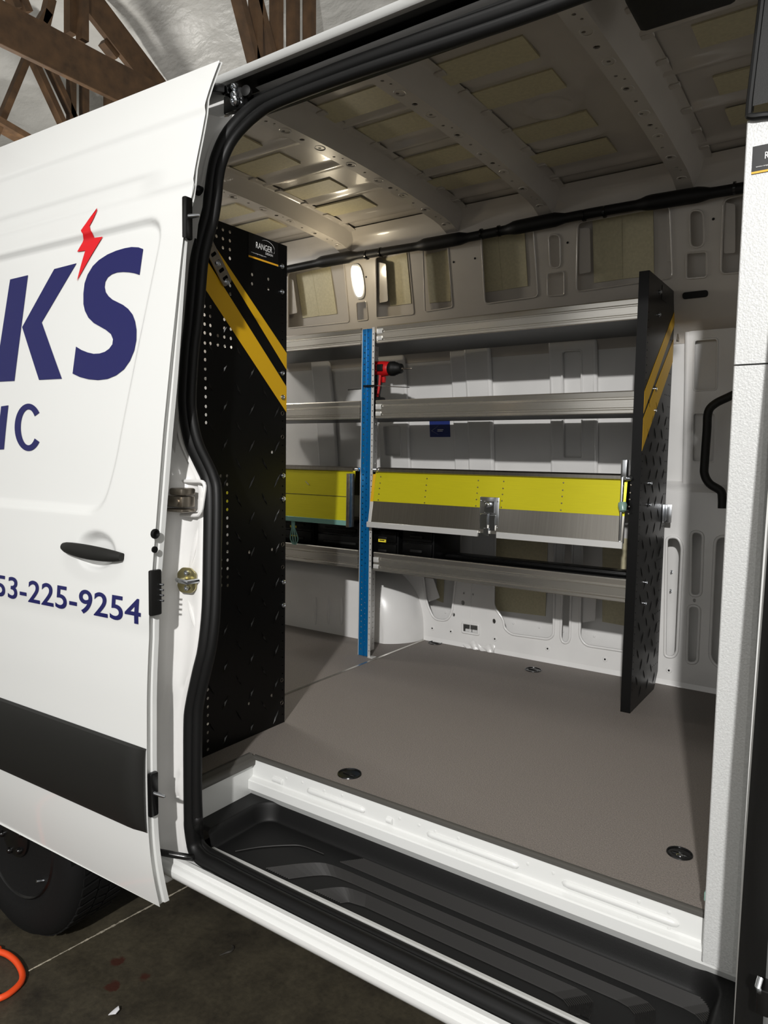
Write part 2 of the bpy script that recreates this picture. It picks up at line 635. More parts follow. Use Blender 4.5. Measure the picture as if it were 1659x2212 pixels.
# litter
p = onZ(245, 2188, GZ)
m = MB()
pp = [onZ(x, y, GZ + .004) for x, y in ((234, 2199), (247, 2186), (256, 2178), (258, 2186), (250, 2194))]
m.sheet([[(q[0], q[1]) for q in pp]], lambda u, v, w: (u, v, GZ + .002 + w + .01 * abs(math.sin(u * 90))), 0.002, 0.006)
tag(m.build('plastic_scrap', 'scrap_white'), 'small crumpled white plastic scrap on the concrete', 'litter')
pp = catmull([onZ(x, y, GZ + .004) for x, y in ((474, 2064), (488, 2058), (499, 2054), (504, 2046), (500, 2042))], 4)
m = MB().tube([(q[0], q[1], GZ + .004) for q in pp], [.001 + .004 * math.sin(math.pi * i / (len(pp) - 1)) for i in range(len(pp))], 6)
tag(m.build('dry_leaf', 'scrap_dark'), 'thin dark curled leaf on concrete beneath the sill', 'litter')

# ================================================================== the van
VAN = thing('cargo_van', 'white panel van with sliding side door open and navy lettering', 'van', (-1.9, 2.1, GZ))

# outer side profile of the open door, measured down its leading edge
ZP = np.array([-.227, -.17, -.10, -.02, .15, .325, .437, .601, .733, .953, 1.152, 1.431, 1.559, 1.70, 1.748, 1.80, 1.878])
YP = np.array([1.075, 1.062, 1.050, 1.043, 1.041, 1.043, 1.049, 1.064, 1.078, 1.101, 1.127, 1.166, 1.195, 1.222, 1.234, 1.252, 1.285])
def _smooth_profile():
    zz = np.linspace(-.3, 1.95, 400)
    yy = np.interp(zz, ZP, YP)
    lo, hi = zz < ZP[0], zz > ZP[-1]
    yy[lo] = YP[0] + (ZP[0] - zz[lo]) * .25
    yy[hi] = YP[-1] + (zz[hi] - ZP[-1]) * .45
    k = np.hanning(25)
    k /= k.sum()
    pad = np.pad(yy, 12, mode='edge')
    pad[:12] = yy[0] + (yy[0] - yy[1]) * np.arange(12, 0, -1)
    pad[-12:] = yy[-1] + (yy[-1] - yy[-2]) * np.arange(1, 13)
    return zz, np.convolve(pad, k, 'valid')
_zz, _yy = _smooth_profile()
def Yp(z): return float(np.interp(z, _zz, _yy))
TH = math.radians(2.0)
XE = -1.40
def door_g(x, z): return Yp(z) - ((XE - x) / math.cos(TH)) * math.sin(TH)
def door_sz(px, py):
    p = onG(px, py, door_g)
    return ((XE - p[0]) / math.cos(TH), p[2])
# recessed panel outline on the door
REC = [door_sz(*q) for q in ((332, 465), (245, 1010), (215, 1112), (0, 1092))]
REC = [(.075, REC[0][1] + .0), (REC[1][0], REC[1][1]), (REC[2][0], REC[3][1] - .0), (1.05, REC[3][1]), (1.05, REC[0][1])]
REC = rnd(REC, [.09, .2, .12, .1, .1], 6)
def sdf(S, Z, poly):
    P = np.array(poly)
    d = np.full(S.shape, 1e9)
    sgn = np.ones(S.shape)
    for i in range(len(P)):
        a_, b_ = P[i], P[i - 1]
        ex, ez = b_[0] - a_[0], b_[1] - a_[1]
        wx, wz = S - a_[0], Z - a_[1]
        t = np.clip((wx * ex + wz * ez) / (ex * ex + ez * ez + 1e-12), 0, 1)
        d = np.minimum(d, (wx - ex * t) ** 2 + (wz - ez * t) ** 2)
        c1, c2, c3 = Z >= a_[1], Z < b_[1], ex * wz > ez * wx
        flip = (c1 & c2 & c3) | (~c1 & ~c2 & ~c3)
        sgn = np.where(flip, -sgn, sgn)
    return sgn * np.sqrt(d)
HND = door_sz(203, 1190)
def door_d(S, Z):
    S, Z = np.asarray(S, float), np.asarray(Z, float)
    d = 0.014 * smooth01((-sdf(S, Z, REC) + .004) / .022)
    # pressed creases of the upper panel
    d = d + 0.008 * (smooth01((1.752 - Z) / .022) - smooth01((1.70 - Z) / .12) * .6)
    c2 = 1.60 - 0.0 * S
    fade = smooth01((S - .10) / .12)
    d = d + fade * 0.007 * (smooth01((c2 + .02 - Z) / .018) - smooth01((c2 - .015 - Z) / .05))
    d = d + 0.006 * (smooth01((1.565 - Z) / .016) - smooth01((1.54 - Z) / .05))
    # finger cup behind the handle
    u, v = (S - HND[0]) / .085, (Z - HND[1] - .0) / .052
    d = d + 0.026 * smooth01((1 - np.sqrt(u * u + v * v)) / .55)
    # soft body line under the handle
    d = d + 0.004 * smooth01((.515 - Z) / .06)
    return d
def door_pt(s, z, off=0.0, d=None):
    if d is None:
        d = float(door_d(s, z))
    return (XE - s * math.cos(TH), Yp(z) - s * math.sin(TH) + d - off, z)
S1 = 1.30
ss = np.concatenate([np.linspace(0, .45, 95), np.linspace(.45, S1, 90)[1:]])
zs = np.linspace(-.227, 1.878, 330)
SS, ZZ = np.meshgrid(ss, zs, indexing='ij')
DD = door_d(SS, ZZ)
m = MB()
pts = [door_pt(ss[i], zs[j], 0, DD[i, j]) for i in range(len(ss)) for j in range(len(zs))]
nz = len(zs)
m.add(pts, [(i * nz + j, i * nz + j + 1, (i + 1) * nz + j + 1, (i + 1) * nz + j) for i in range(len(ss) - 1) for j in range(nz - 1)])
# hem and shut face at the leading edge, inner panel behind
zq = list(np.linspace(-.227, 1.878, 60))
def hem(z):
    y = Yp(z) + float(door_d(0, z))
    h = .031 - .020 * float(smooth01((z - 1.0) / .6))
    return [(XE, y, z), (XE - .003, y + .003, z), (XE - .008, y + .004, z), (XE - .010, y + h * .55, z), (XE - .004, y + h * .62, z), (XE - .003, y + h, z), (XE - .03, y + h + .012, z), (XE - .2, y + .05, z), (XE - S1, y + .05 - S1 * math.sin(TH), z)]
rows = [hem(z) for z in zq]
k = len(rows[0])
m.add([p for r in rows for p in r], [(i * k + j, i * k + j + 1, (i + 1) * k + j + 1, (i + 1) * k + j) for i in range(len(rows) - 1) for j in range(k - 1)])
m.add([rows[0][j] for j in range(k)] + [door_pt(S1, -.227, 0, 0)], [tuple(range(k + 1))])
DOOR = m.build('sliding_door', 'white_paint', VAN, angle=50, recalc=False, label='white sliding door slid back along the body')

def door_decal(name, loops_px=None, loops_sz=None, material='navy_vinyl', label=None, off=.0016, sp=.018):
    loops = loops_sz or [[door_sz(*q) for q in lp] for lp in loops_px]
    V2, T = fill2d(loops, sp)
    A = np.array(V2)
    d = door_d(A[:, 0], A[:, 1])
    mm = MB().add([door_pt(V2[i][0], V2[i][1], off, d[i]) for i in range(len(V2))], T)
    return mm.build(name, material, DOOR, label=label, angle=70)
def c3(L): return [(x / 2.676, 430 + y / 2.676) for x, y in L]
S_ = [(797, 280), (770, 270), (730, 268), (690, 275), (640, 290), (590, 312), (540, 345), (505, 380), (475, 430), (458, 480), (451, 540), (451, 600), (460, 640), (480, 680), (510, 710), (545, 730), (580, 750), (610, 775), (622, 805), (618, 835), (600, 860), (575, 878), (545, 888), (510, 890), (475, 882), (440, 868), (408, 848),
      (388, 1005), (430, 1025), (480, 1038), (535, 1043), (590, 1036), (640, 1015), (685, 980), (720, 930), (745, 870), (757, 810), (758, 750), (750, 700), (735, 660), (710, 628), (680, 605), (650, 590), (620, 575), (597, 555), (580, 530), (574, 500), (578, 470), (592, 445), (615, 427), (645, 416), (680, 413), (715, 415), (745, 420), (776, 430)]
door_decal('letter', [c3(S_)], label='navy letter S')
door_decal('letter', [c3([(28, 458), (131, 433), (52, 1048), (-62, 1054)])], label='navy stem of the letter K')
door_decal('letter', [c3([(283, 397), (412, 363), (210, 707), (326, 1035), (194, 1042), (97, 735)])], label='navy arms of the letter K')
door_decal('lightning_bolt', [c3([(551, 47), (500, 115), (465, 180), (474, 200), (418, 297), (465, 290), (416, 467), (566, 209), (518, 216), (525, 190), (513, 152)])], material='red_vinyl', off=.003, sp=.007, label='red lightning bolt used as apostrophe')
def cshape():
    out, inn = [], []
    for k_ in range(41):
        t = math.radians(38 + (322 - 38) * k_ / 40)
        out.append((133 + 80 * math.cos(t), 1318 - 138 * math.sin(t)))
    for k_ in range(41):
        t = math.radians(322 - (322 - 38) * k_ / 40)
        inn.append((133 + 45 * math.cos(t), 1318 - 104 * math.sin(t)))
    return out + inn
door_decal('letter', [c3(cshape())], label='navy letter C')
door_decal('letter', [c3([(-25, 1196), (17, 1190), (-9, 1446), (-50, 1448)])], label='navy letter I')
def c4(x, y): return (x / 2.676, 1050 + y / 2.676)
TL, asp = text_loops('53-225-9254', 0.012, 1.02)
b0, b1, t0 = door_sz(*c4(-34, 634)), door_sz(*c4(806, 806)), door_sz(*c4(806, 655))
ws, hz0 = (b1[0] - b0[0]), 0
hh = t0[1] - b1[1]
sl = (t0[0] - b1[0]) / hh * 0.15
for gi, grp in enumerate(islands(TL)):
    lp = [[(b0[0] + (b1[0] - b0[0]) * u + sl * v * hh, b0[1] + (b1[1] - b0[1]) * u + hh * v) for u, v in L_] for L_ in grp]
    door_decal('digit', loops_sz=lp, sp=.012, label='navy phone number character')

# side moulding
tr = [door_sz(*q) for q in ((318, 1622), (312, 1800), (0, 1511), (0, 1660))]
zt, zb_ = tr[0][1], tr[1][1]
def mould(s, v):
    z = zb_ + (zt - zb_) * v
    endf = smooth01(np.array([s / .05]))[0]
    bul = (0.006 + .020 * math.sin(math.pi * min(1, max(0, v))) ** .5) * (0.3 + .7 * endf)
    return door_pt(s, z, bul if 0 < v < 1 else -.002, 0.004)
us = [0, .003, .008, .016, .026, .04, .06] + list(np.linspace(.08, S1, 40))
vv = [0, .01, .03, .08, .15, .25, .35, .5, .65, .75, .85, .92, .97, .99, 1]
m = MB().grid(mould, us, vv)
m.build('side_moulding', 'moulding_plastic', DOOR, angle=35, label='wide black plastic moulding')
# handle bar
hl, hr = door_sz(140, 1180), door_sz(266, 1203)
hp = []
for t in np.linspace(0, 1, 13):
    s_ = hl[0] + (hr[0] - hl[0]) * t
    z_ = hl[1] + (hr[1] - hl[1]) * t
    hp.append((s_, z_, math.sin(math.pi * t) ** .6))
m = MB()
rings, nn = [], 12
for (s_, z_, e) in hp:
    for k_ in range(nn):
        t = 2 * math.pi * k_ / nn
        rr = .006 + .0085 * e
        rings.append(door_pt(s_, z_ + (rr + .004) * math.sin(t), .004 + .012 * e + .009 * math.cos(t), 0))
m.add(rings, [(i * nn + k_, i * nn + (k_ + 1) % nn, (i + 1) * nn + (k_ + 1) % nn, (i + 1) * nn + k_) for i in range(12) for k_ in range(nn)] + [tuple(range(nn)), tuple(12 * nn + k_ for k_ in range(nn))])
m.build('door_handle', 'moulding_plastic', DOOR, label='black pull handle')
# things fixed to the shut face
def shut(px, py, dx=.006):
    return onX(px, py, XE + dx)
m = MB()
p = shut(334, 1153)
m.lathe([(.012, 0), (.012, .004), (.008, .006), (.006, .001)], p, (1, 0, 0), 14)
m.build('rubber_plug', 'rubber', DOOR)
p = shut(333, 1187)
MB().lathe([(.008, 0), (.008, .004), (.003, .005)], p, (1, 0, 0), 12).build('rubber_plug', 'rubber', DOOR)
p = shut(335, 1280)
m = MB().bb((p[0] - .006, p[1] - .016, p[2] - .055), (p[0] + .006, p[1] + .016, p[2] + .055))
m.build('contact_block', 'black_plastic', DOOR, bevel=.004)
for zz_ in (-.02, -.007, .006, .019):
    MB().lathe([(.0025, 0), (.0025, .010)], (p[0] + .006, p[1] + .010, p[2] + zz_), (1, .2, 0), 8).build('contact_pin', 'zinc', DOOR)
for (px, py, hh_) in ((404, 472, .05), (330, 1715, .055)):
    p = shut(px, py, .0)
    m = MB().bb((p[0] - .006, p[1] - .012, p[2] - hh_), (p[0] + .008, p[1] + .012, p[2] + hh_))
    bf = m.build('guide_block', 'black_gloss', DOOR, bevel=.004)
    MB().lathe([(.006, 0), (.005, .02), (.0035, .034), (.001, .036)], (p[0] + .005, p[1], p[2] + .004), (1, .15, -.05), 10).build('guide_pin', 'zinc', DOOR)

# ------------------------------------------------------------------ door opening: seal
def seal_g(x, z): return Yp(z) + .14
OUT_L = [(536, 227), (488, 277), (463, 329), (453, 370), (446, 412), (438, 464), (425, 512), (414.6, 561), (407, 633), (401.6, 698), (395.8, 758), (390, 845), (390.7, 881), (395.8, 924), (404.4, 960), (424.7, 1004), (441, 1039), (445, 1087), (444, 1195), (442, 1304), (432, 1403), (419, 1456), (404, 1532), (401, 1575), (402, 1705), (402, 1790)]
IN_L = [(559, 250), (509, 300), (484, 349), (475, 391), (472, 430), (466, 470), (454, 514), (443.5, 561), (437.7, 625), (430.5, 698), (423, 758), (417.5, 845), (418, 888), (424.7, 931), (436, 968), (454, 1005), (466, 1034), (472.5, 1068), (471, 1205), (468, 1325), (461, 1393), (450, 1445), (434.5, 1512), (430, 1564), (428.5, 1705), (431, 1775)]
OUT_T = [(1500, -153), (1107, 4.5), (861, 89), (683, 156), (580, 203)]
IN_T = [(1590, -130), (1200, 18), (995, 89), (799, 152), (620, 217)]
OUT_B = [(405, 1825), (422, 1852), (465, 1883), (617, 1974), (798, 2086), (1000, 2162 + 36)]
PO = [onG(x, y, seal_g) for x, y in OUT_T + OUT_L]
PI_ = [onG(x, y, seal_g) for x, y in IN_T + IN_L]
SB = -.148
bot = [onZ(x, y, SB) for x, y in ((410, 1815), (435, 1848), (470, 1868))]
def seal_paths():
    k_ = 4
    A = catmull(PO, k_)
    B = catmull(PI_, k_)
    A, B = np.array(A), np.array(B)
    if len(A) != len(B):
        t = np.linspace(0, 1, len(A))
        tb = np.linspace(0, 1, len(B))
        B = np.stack([np.interp(t, tb, B[:, i]) for i in range(3)], 1)
    return A, B
SA, SBp = seal_paths()
mid = SA * .62 + SBp * .38
lip = SA * .12 + SBp * .88
def sill_line(y): return [(-1.36 + .03, y, -.115), (-1.31, y, -.14), (-1.27, y, SB), (-1.0, y, SB), (-.5, y, SB), (-.18, y, SB), (-.14, y, SB + .03), (-.125, y + .005, 0.0)]
end = mid[-1]
def right_line(off): return [(-.122 + off, Yp(z) + .15, z) for z in np.linspace(.15, 1.78, 12)]
path_main = [tuple(p) for p in mid[:-1]] + [tuple(p) for p in catmull([mid[-2], mid[-1], onY(417, 1815, 1.196), onY(423, 1838, 1.194), onY(441, 1857, 1.192), onY(470, 1872, 1.192), onY(520, 1899, 1.191), (-1.0, 1.19, SB), (-.5, 1.19, SB), (-.19, 1.19, SB), (.5, 1.19, SB)], 5)[1:]]
path_lip = [tuple(p) for p in lip[:-1]] + [tuple(p) for p in catmull([lip[-2], lip[-1], onY(428, 1800, 1.215), onY(432, 1822, 1.218), onY(448, 1840, 1.221), onY(480, 1858, 1.222), onY(530, 1884, 1.222), (-1.0, 1.222, SB - .004), (-.5, 1.222, SB - .004), (-.19, 1.222, SB - .004), (.5, 1.222, SB - .004)], 5)[1:]]
m = MB().tube(path_main, .0185, 14)
m.tube(path_lip, .0135, 10)
SEAL = m.build('door_seal', 'rubber', VAN, angle=60, label='black rubber seal round the door opening')

# ------------------------------------------------------------------ jamb behind the open door
rows = []
zj = np.linspace(-.17, 1.80, 90)
Lo = SA[np.argsort(SA[:, 2])]
Lo = Lo[Lo[:, 0] < -1.0]
for z in zj:
    xs_ = float(np.interp(z, Lo[:, 2], Lo[:, 0]))
    yb = Yp(z)
    xo = min(xs_ - .055, -1.455)
    fl_ = .014 * math.exp(-((z - .04) / .02) ** 2)
    rows.append([(-1.75, yb + .075, z), (xo - .03, yb + .078, z), (xo - .012, yb + .084, z), (xo, yb + .105, z), (xo + .01, yb + .125, z), ((xo + xs_) / 2 + .01, yb + .135 - fl_, z), (xs_ - .012, yb + .128, z), (xs_ + .002, yb + .134, z), (xs_ + .004, yb + .15, z), (xs_ - .004, yb + .17, z), (xs_ - .06, yb + .19, z)])
k = len(rows[0])
m = MB().add([p for r in rows for p in r], [(i * k + j, (i + 1) * k + j, (i + 1) * k + j + 1, i * k + j + 1) for i in range(len(rows) - 1) for j in range(k - 1)])
JAMB = m.build('door_pillar', 'inner_paint', VAN, angle=60, recalc=False, label='painted steel pillar at rear of the opening')
# body skin rear of the pillar with wheel opening, roof skin, tail and far skin
WX, WZ, WR = -2.27, -.36, .345
m = MB()
hole = [(WX + .42 * math.cos(t), WZ + .42 * math.sin(t)) for t in np.linspace(-.25, math.pi + .25, 24)]
outl = [(-1.72, -.20), (-1.72, 1.86), (-3.9, 1.86), (-3.9, -.20)]
hb = [h for h in hole if h[1] > -.20]
loop = [(-1.72, -.20), (-1.72, 1.86), (-3.9, 1.86), (-3.9, -.20)] + [(h[0], h[1]) for h in reversed(hb)]
m.sheet([loop], lambda u, v, w: (u, Yp(v) + .075 + w, v), .0, .08)
m.build('body_side', 'white_paint', VAN)
m = MB().sweepx([(Yp(z) + .30, z) for z in (-.2, .2)] , -3.9, -1.75)
# inner lining of near side (faces the load space)
m = MB().sweepx([(1.21, 0), (1.19, .3), (1.22, .9), (1.30, 1.5), (1.42, 1.9)], -3.9, -1.50)
m.build('near_lining', 'inner_paint', VAN)
# underbody
m = MB().bb((-3.9, 1.52, -.16), (-1.52, 3.05, -.03)).bb((-1.5, 1.5, -.20), (.3, 3.05, -.17)).bb((-1.5, 1.25, -.195), (.3, 1.5, -.192))
m.build('underbody', 'black_plastic', VAN)

# ------------------------------------------------------------------ roof edge, door track
za = onY(829, 10, 1.355)[2]
zb2 = onY(670, 94, 1.355)[2]
prof = [(1.40, za + .014), (1.376, za + .004), (1.362, za - .003), (1.352, za - .012), (1.349, zb2 + .010), (1.355, zb2), (1.362, zb2 - .003), (1.364, zb2 + .006), (1.40, zb2 + .012)]
m = MB().sweepx(prof, -3.9, .8)
m.build('roof_rail', 'white_paint', VAN, angle=60, label='white roof edge above the door opening')
ms = np.mean([p[2] for p in PO[:3]])
ys_ = np.mean([p[1] for p in PO[:3]])
prof = [(1.362, zb2 + .004), (1.385, zb2 + .012), (1.43, zb2 + .010), (1.462, zb2 - .005), (1.468, ms + .06), (1.45, ms + .02), (ys_ + .03, ms + .008), (ys_ - .005, ms + .004), (ys_ - .004, ms - .012), (ys_ + .06, ms - .02)]
m = MB().sweepx(prof, -1.50, .8)
TRACK = m.build('door_track', 'track_black', VAN, angle=50, label='black sliding door track channel')
q0, q1 = onY(535, 190, 1.43), onY(1000, 20, 1.43)
zl = (q0[2] + q1[2]) / 2
MB().sweepx([(1.428, zl - .002), (1.432, zl + .002), (1.45, zl + .002), (1.45, zl - .004)], -1.42, .8, True).build('track_edge', 'zinc', TRACK, smooth=False)
# roller arm at the rear end of the track
m = MB()
A_ = [onY(452, 190, 1.33), onY(485, 194, 1.36), onY(505, 200, 1.39), onY(530, 204, 1.41)]
for i in range(3):
    m.bar(A_[i], A_[i + 1], .02, .022)
RA = m.build('roller_arm', 'black_gloss', VAN, bevel=.003, label='black roller arm with steel bolts')
p = onY(505, 215, 1.39)
MB().bb((p[0] - .03, p[1] - .01, p[2] - .035), (p[0] + .045, p[1] + .03, p[2] + .012)).build('roller_plate', 'black_gloss', RA, bevel=.004)
for (px, py, r_b) in ((503, 187, .010), (503, 205, .011), (503, 217, .012)):
    p = onY(px, py, 1.365)
    MB().lathe([(r_b, .012), (r_b, .002), (r_b * .7, -.002), (r_b * .35, -.002), (r_b * .3, .002)], p, (0, 1, .25), 14).build('bolt', 'zinc', RA)
for (px, py) in ((522, 205), (535, 200)):
    p = onY(px, py, 1.39)
    MB().lathe([(.014, 0), (.014, .012), (.006, .014)], p, (.3, -1, 0), 14).build('roller', 'rubber', RA)

# striker, hinge roller carriage, buffer on the pillar
def jpt(px, py, off=.125): return onG(px, py, lambda x, z: Yp(z) + off)
p = jpt(405, 1253, .118)
m = MB()
m.sheet([rnd([(-.026, -.018), (-.018, -.032), (.014, -.032), (.026, -.02), (.026, .02), (.012, .032), (-.012, .032), (-.026, .018)], .006)], lambda u, v, w: (p[0] + u, p[1] - w + .25 * u, p[2] + v), .004)
ST = m.build('striker_plate', 'gold_zinc', VAN, bevel=.0008, label='gold zinc door striker plate')
for dz in (-.019, .019):
    MB().lathe([(.007, 0), (.007, .006), (.003, .007), (.003, .003)], (p[0] + .004, p[1] - .003, p[2] + dz), (0, -1, 0), 12).build('screw', 'zinc', ST)
MB().tube([(p[0] - .014, p[1] - .002, p[2]), (p[0] - .012, p[1] - .022, p[2] + .002), (p[0] + .008, p[1] - .03, p[2] + .002), (p[0] + .026, p[1] - .024, p[2]), (p[0] + .028, p[1] + .01, p[2])], .006, 8).build('striker_loop', 'zinc', ST)
# carriage
c0 = jpt(384, 1078, .085)
m = MB().bb((c0[0] - .06, c0[1] - .01, c0[2] - .020), (c0[0] + .030, c0[1] + .03, c0[2] + .008))
CA = m.build('hinge_carriage', 'dull_steel', VAN, bevel=.004, label='bare steel roller carriage in pillar recess')
MB().bb((c0[0] - .015, c0[1] - .016, c0[2] + .010), (c0[0] + .033, c0[1] + .03, c0[2] + .028)).build('carriage_cap', 'dull_steel', CA, bevel=.005)
MB().bb((c0[0] - .06, c0[1] - .014, c0[2] - .032), (c0[0] + .032, c0[1] + .03, c0[2] - .024)).build('carriage_rail', 'dull_steel', CA, bevel=.003)
m = MB().bb((c0[0] + .004, c0[1] - .014, c0[2] - .018), (c0[0] + .024, c0[1] - .008, c0[2] + .006)).lathe([(.008, 0), (.008, .003), (.004, .004)], (c0[0] + .014, c0[1] - .014, c0[2] - .006), (0, -1, 0), 12)
m.build('carriage_stop', 'dull_steel', CA)
# dark recess the carriage sits in
lp = rnd([(c0[0] - .07, c0[2] - .045), (c0[0] + .052, c0[2] - .040), (c0[0] + .06, c0[2] + .045), (c0[0] - .07, c0[2] + .042)], .02)
m = MB().tube([(u, Yp(v) + .118, v) for u, v in lp], .005, 8, closed=True)
m.build('recess_rim', 'inner_paint', JAMB)
p = jpt(427, 411, .118)
MB().lathe([(.013, .012), (.013, 0), (.010, -.002), (.007, -.006), (.004, -.012), (.002, -.014)], p, (0, 1, 0), 16).build('rubber_buffer', 'rubber', JAMB)
for (px, py, rz, ry) in ((363, 836, .024, .006), (360, 795, .03, .003), (350, 993, .012, .004)):
    p = jpt(px, py, .076)
    MB().lathe([(.001, .001), (1, 0)], (0, 0, 0), (0, 1, 0), 10) if False else None
    m = MB().sheet([circ(0, 0, ry, 10, rz)], lambda u, v, w: (p[0] + u, p[1] - .001 - w, p[2] + v), .001)
    m.build('slot_plug', 'rubber', JAMB)
# pressed ridges of the pillar
for (a_, b_, r_k) in (((432, 1130), (408, 1240), .007), ((405, 1290), (428, 1370), .006), ((395, 1290), (395, 1345), .004), ((370, 1440), (372, 1640), .006), ((352, 1720), (398, 1722), .004)):
    pa, pb = jpt(*a_, .134), jpt(*b_, .134)
    mids = [pa + (pb - pa) * t for t in np.linspace(0, 1, 8)]
    mids = [(q[0], Yp(q[2]) + .134, q[2]) for q in mids]
    MB().tube(mids, [r_k * math.sin(math.pi * (i + .3) / 7.6) + .0008 for i in range(8)], 8).build('pressed_ridge', 'inner_paint', JAMB)
# lower guide arm that carries the door at the sill
gp = catmull([onY(332, 1838, 1.12), onY(352, 1842, 1.13), onY(385, 1848, 1.15), onY(412, 1852, 1.17), onY(430, 1848, 1.2), onY(446, 1842, 1.24), onY(475, 1850, 1.26)], 5)
m = MB().tube(gp, .0085, 10)
GA = m.build('guide_arm', 'black_gloss', VAN, label='black curved guide arm at the sill')
p = onY(462, 1846, 1.25)
MB().bb((p[0] - .03, p[1] - .015, p[2] - .018), (p[0] + .04, p[1] + .02, p[2] + .006)).build('guide_bracket', 'black_gloss', GA, bevel=.003)
# white plug under the sill
p = onY(357, 1895, 1.25)
MB().lathe([(.0, -.012), (.012, -.008), (.016, 0), (.016, .02)], p, (0, 1, 0), 14).build('sill_plug', 'white_paint', VAN)

# ------------------------------------------------------------------ sill, step tray, riser
prof = [(1.245, -.158), (1.244, -.151), (1.236, -.150), (1.228, -.158), (1.175, -.160), (1.170, -.151), (1.158, -.151), (1.156, -.155), (1.155, -.162), (1.148, -.163), (1.144, -.165), (1.139, -.172), (1.138, -.180), (1.140, -.188), (1.148, -.198), (1.165, -.208), (1.22, -.215)]
m = MB().sweepx(prof, -1.62, .8)
m.build('door_sill', 'white_paint', VAN, angle=28, label='white painted sill below the step')
m = MB().sweepx([(1.262, -.170), (1.258, -.152), (1.248, -.150), (1.246, -.157)], -1.40, -.12)
m.build('sill_flange', 'bright_aluminium', VAN, angle=50)
TX0, TX1, TY0, TY1 = -1.482, -.135, 1.256, 1.486
def tray(u, v):
    # floor of the tray: a rectangle open to the front, with rounded inner corners
    cr = .05
    x0_, x1_, y1_ = TX0 + .075, TX1 - .06, TY1 - .018
    qx = max(x0_ + cr - u, u - (x1_ - cr))
    qy = v - (y1_ - cr)
    d = math.hypot(max(qx, 0), max(qy, 0)) + min(max(qx, qy), 0) - cr
    h = float(smooth01((d + .006) / .020))
    lipf = float(smooth01((v - (TY0 + .004)) / .006))
    return (u, v, -.160 + .050 * h - .006 * (1 - lipf))
xs_t = sorted(set(list(np.linspace(TX0, TX0 + .15, 50)) + list(np.linspace(TX0 + .15, TX1 - .14, 60)) + list(np.linspace(TX1 - .14, TX1, 50))))
ys_t = sorted(set(list(np.linspace(TY0, TY1 - .1, 30)) + list(np.linspace(TY1 - .1, TY1, 36))))
m = MB().grid(tray, xs_t, ys_t)
m.sweepx([(TY0, -.166), (TY0, -.19)], TX0, TX1)
TRAY = m.build('step_tray', 'tray_black', VAN, angle=60, label='black moulded plastic step tray')
# ribbed tread bands: run along the step, sweep to the front at both ends
def band(ya, yb_, xa, xb, xr, n, stub=False):
    mm = MB()
    for i in range(n):
        t = i / (n - 1)
        y = ya + (yb_ - ya) * t
        xs0 = xa + (xb - xa) * t
        yf = TY0 + .020
        rr = .045
        xe = xr + (y - 1.30) * .9
        if stub:
            pts_ = [(xs0, y), (xs0 + .02, y)]
        else:
            k0 = [(xs0, yf), (xs0 + (y - yf) * .55, yf + (y - yf) * .62), (xs0 + (y - yf) * 1.0, y - .006), (xs0 + (y - yf) * 1.5 + .02, y)]
            pts_ = [tuple(q) for q in catmull([np.array(q) for q in k0], 4)]
        pts_ += [(xe - rr, y), (xe - rr * .5, y - .004), (xe - rr * .15, y - .016), (xe, y - rr), (xe, yf)]
        w_b = .0011
        vs_, fs_ = [], []
        P = [np.array(q) for q in pts_]
        for k_, q in enumerate(P):
            tg = P[min(k_ + 1, len(P) - 1)] - P[max(k_ - 1, 0)]
            tg = tg / (np.linalg.norm(tg) + 1e-9)
            nn_ = np.array([-tg[1], tg[0]]) * w_b
            vs_ += [(q[0] - nn_[0], q[1] - nn_[1], -.1598), (q[0], q[1], -.1572), (q[0] + nn_[0], q[1] + nn_[1], -.1598)]
        for k_ in range(len(P) - 1):
            a0 = k_ * 3
            fs_ += [(a0, a0 + 3, a0 + 4, a0 + 1), (a0 + 1, a0 + 4, a0 + 5, a0 + 2)]
        mm.add(vs_, fs_)
    return mm
for (ya, yb_, xa, xb, xr, n, sb) in ((1.300, 1.338, -.985, -1.065, -.42, 13, False), (1.356, 1.388, -1.150, -1.225, -.36, 11, False), (1.412, 1.458, -1.09, -1.05, -.30, 14, True)):
    band(ya, yb_, xa, xb, xr, n, sb).build('tread_ribs', 'tray_rib', TRAY, smooth=False, kind='stuff')
# one fine arc near the rear corner
arc = catmull([onZ(508, 1839, -.158), onZ(560, 1830, -.158), (onZ(620, 1826, -.158)), onZ(655, 1828, -.158), onZ(700, 1845, -.158)], 6)
MB().tube([(q[0], q[1], -.158) for q in arc], .0016, 5).build('tread_arc', 'tray_rib', TRAY)
p = onZ(460, 1760, -.118)
MB().lathe([(.014, .003), (.012, .004), (.009, -.004), (.001, -.004)], (p[0], p[1], -.118), (0, 0, 1), 14).build('screw_hole', 'black_gloss', TRAY)
# riser
prof = [(1.490, -.002), (1.483, -.004), (1.482, -.008), (1.482, -.056), (1.479, -.060), (1.466, -.064), (1.463, -.067), (1.463, -.092), (1.468, -.100), (1.484, -.125)]
m = MB().sweepx(prof, -1.486, -.10)
RIS = m.build('step_riser', 'white_paint', VAN, angle=20, label='white pressed steel riser above the step')
for (a_, b_) in (((590, 1681), (612, 1690)), ((664, 1706), (789, 1751)), ((836, 1769), (849, 1775)), ((922, 1801), (1121, 1870)), ((1214, 1907), (1468, 1996))):
    pa, pb = onY(*a_, 1.482), onY(*b_, 1.482)
    zc = (pa[2] + pb[2]) / 2
    pth = [(pa[0] + (pb[0] - pa[0]) * t, 1.4825, zc) for t in (0, .02, .06, .94, .98, 1)]
    MB().tube(pth, [.002, .007, .009, .009, .007, .002], 10).build('pressed_bead', 'white_paint', RIS)
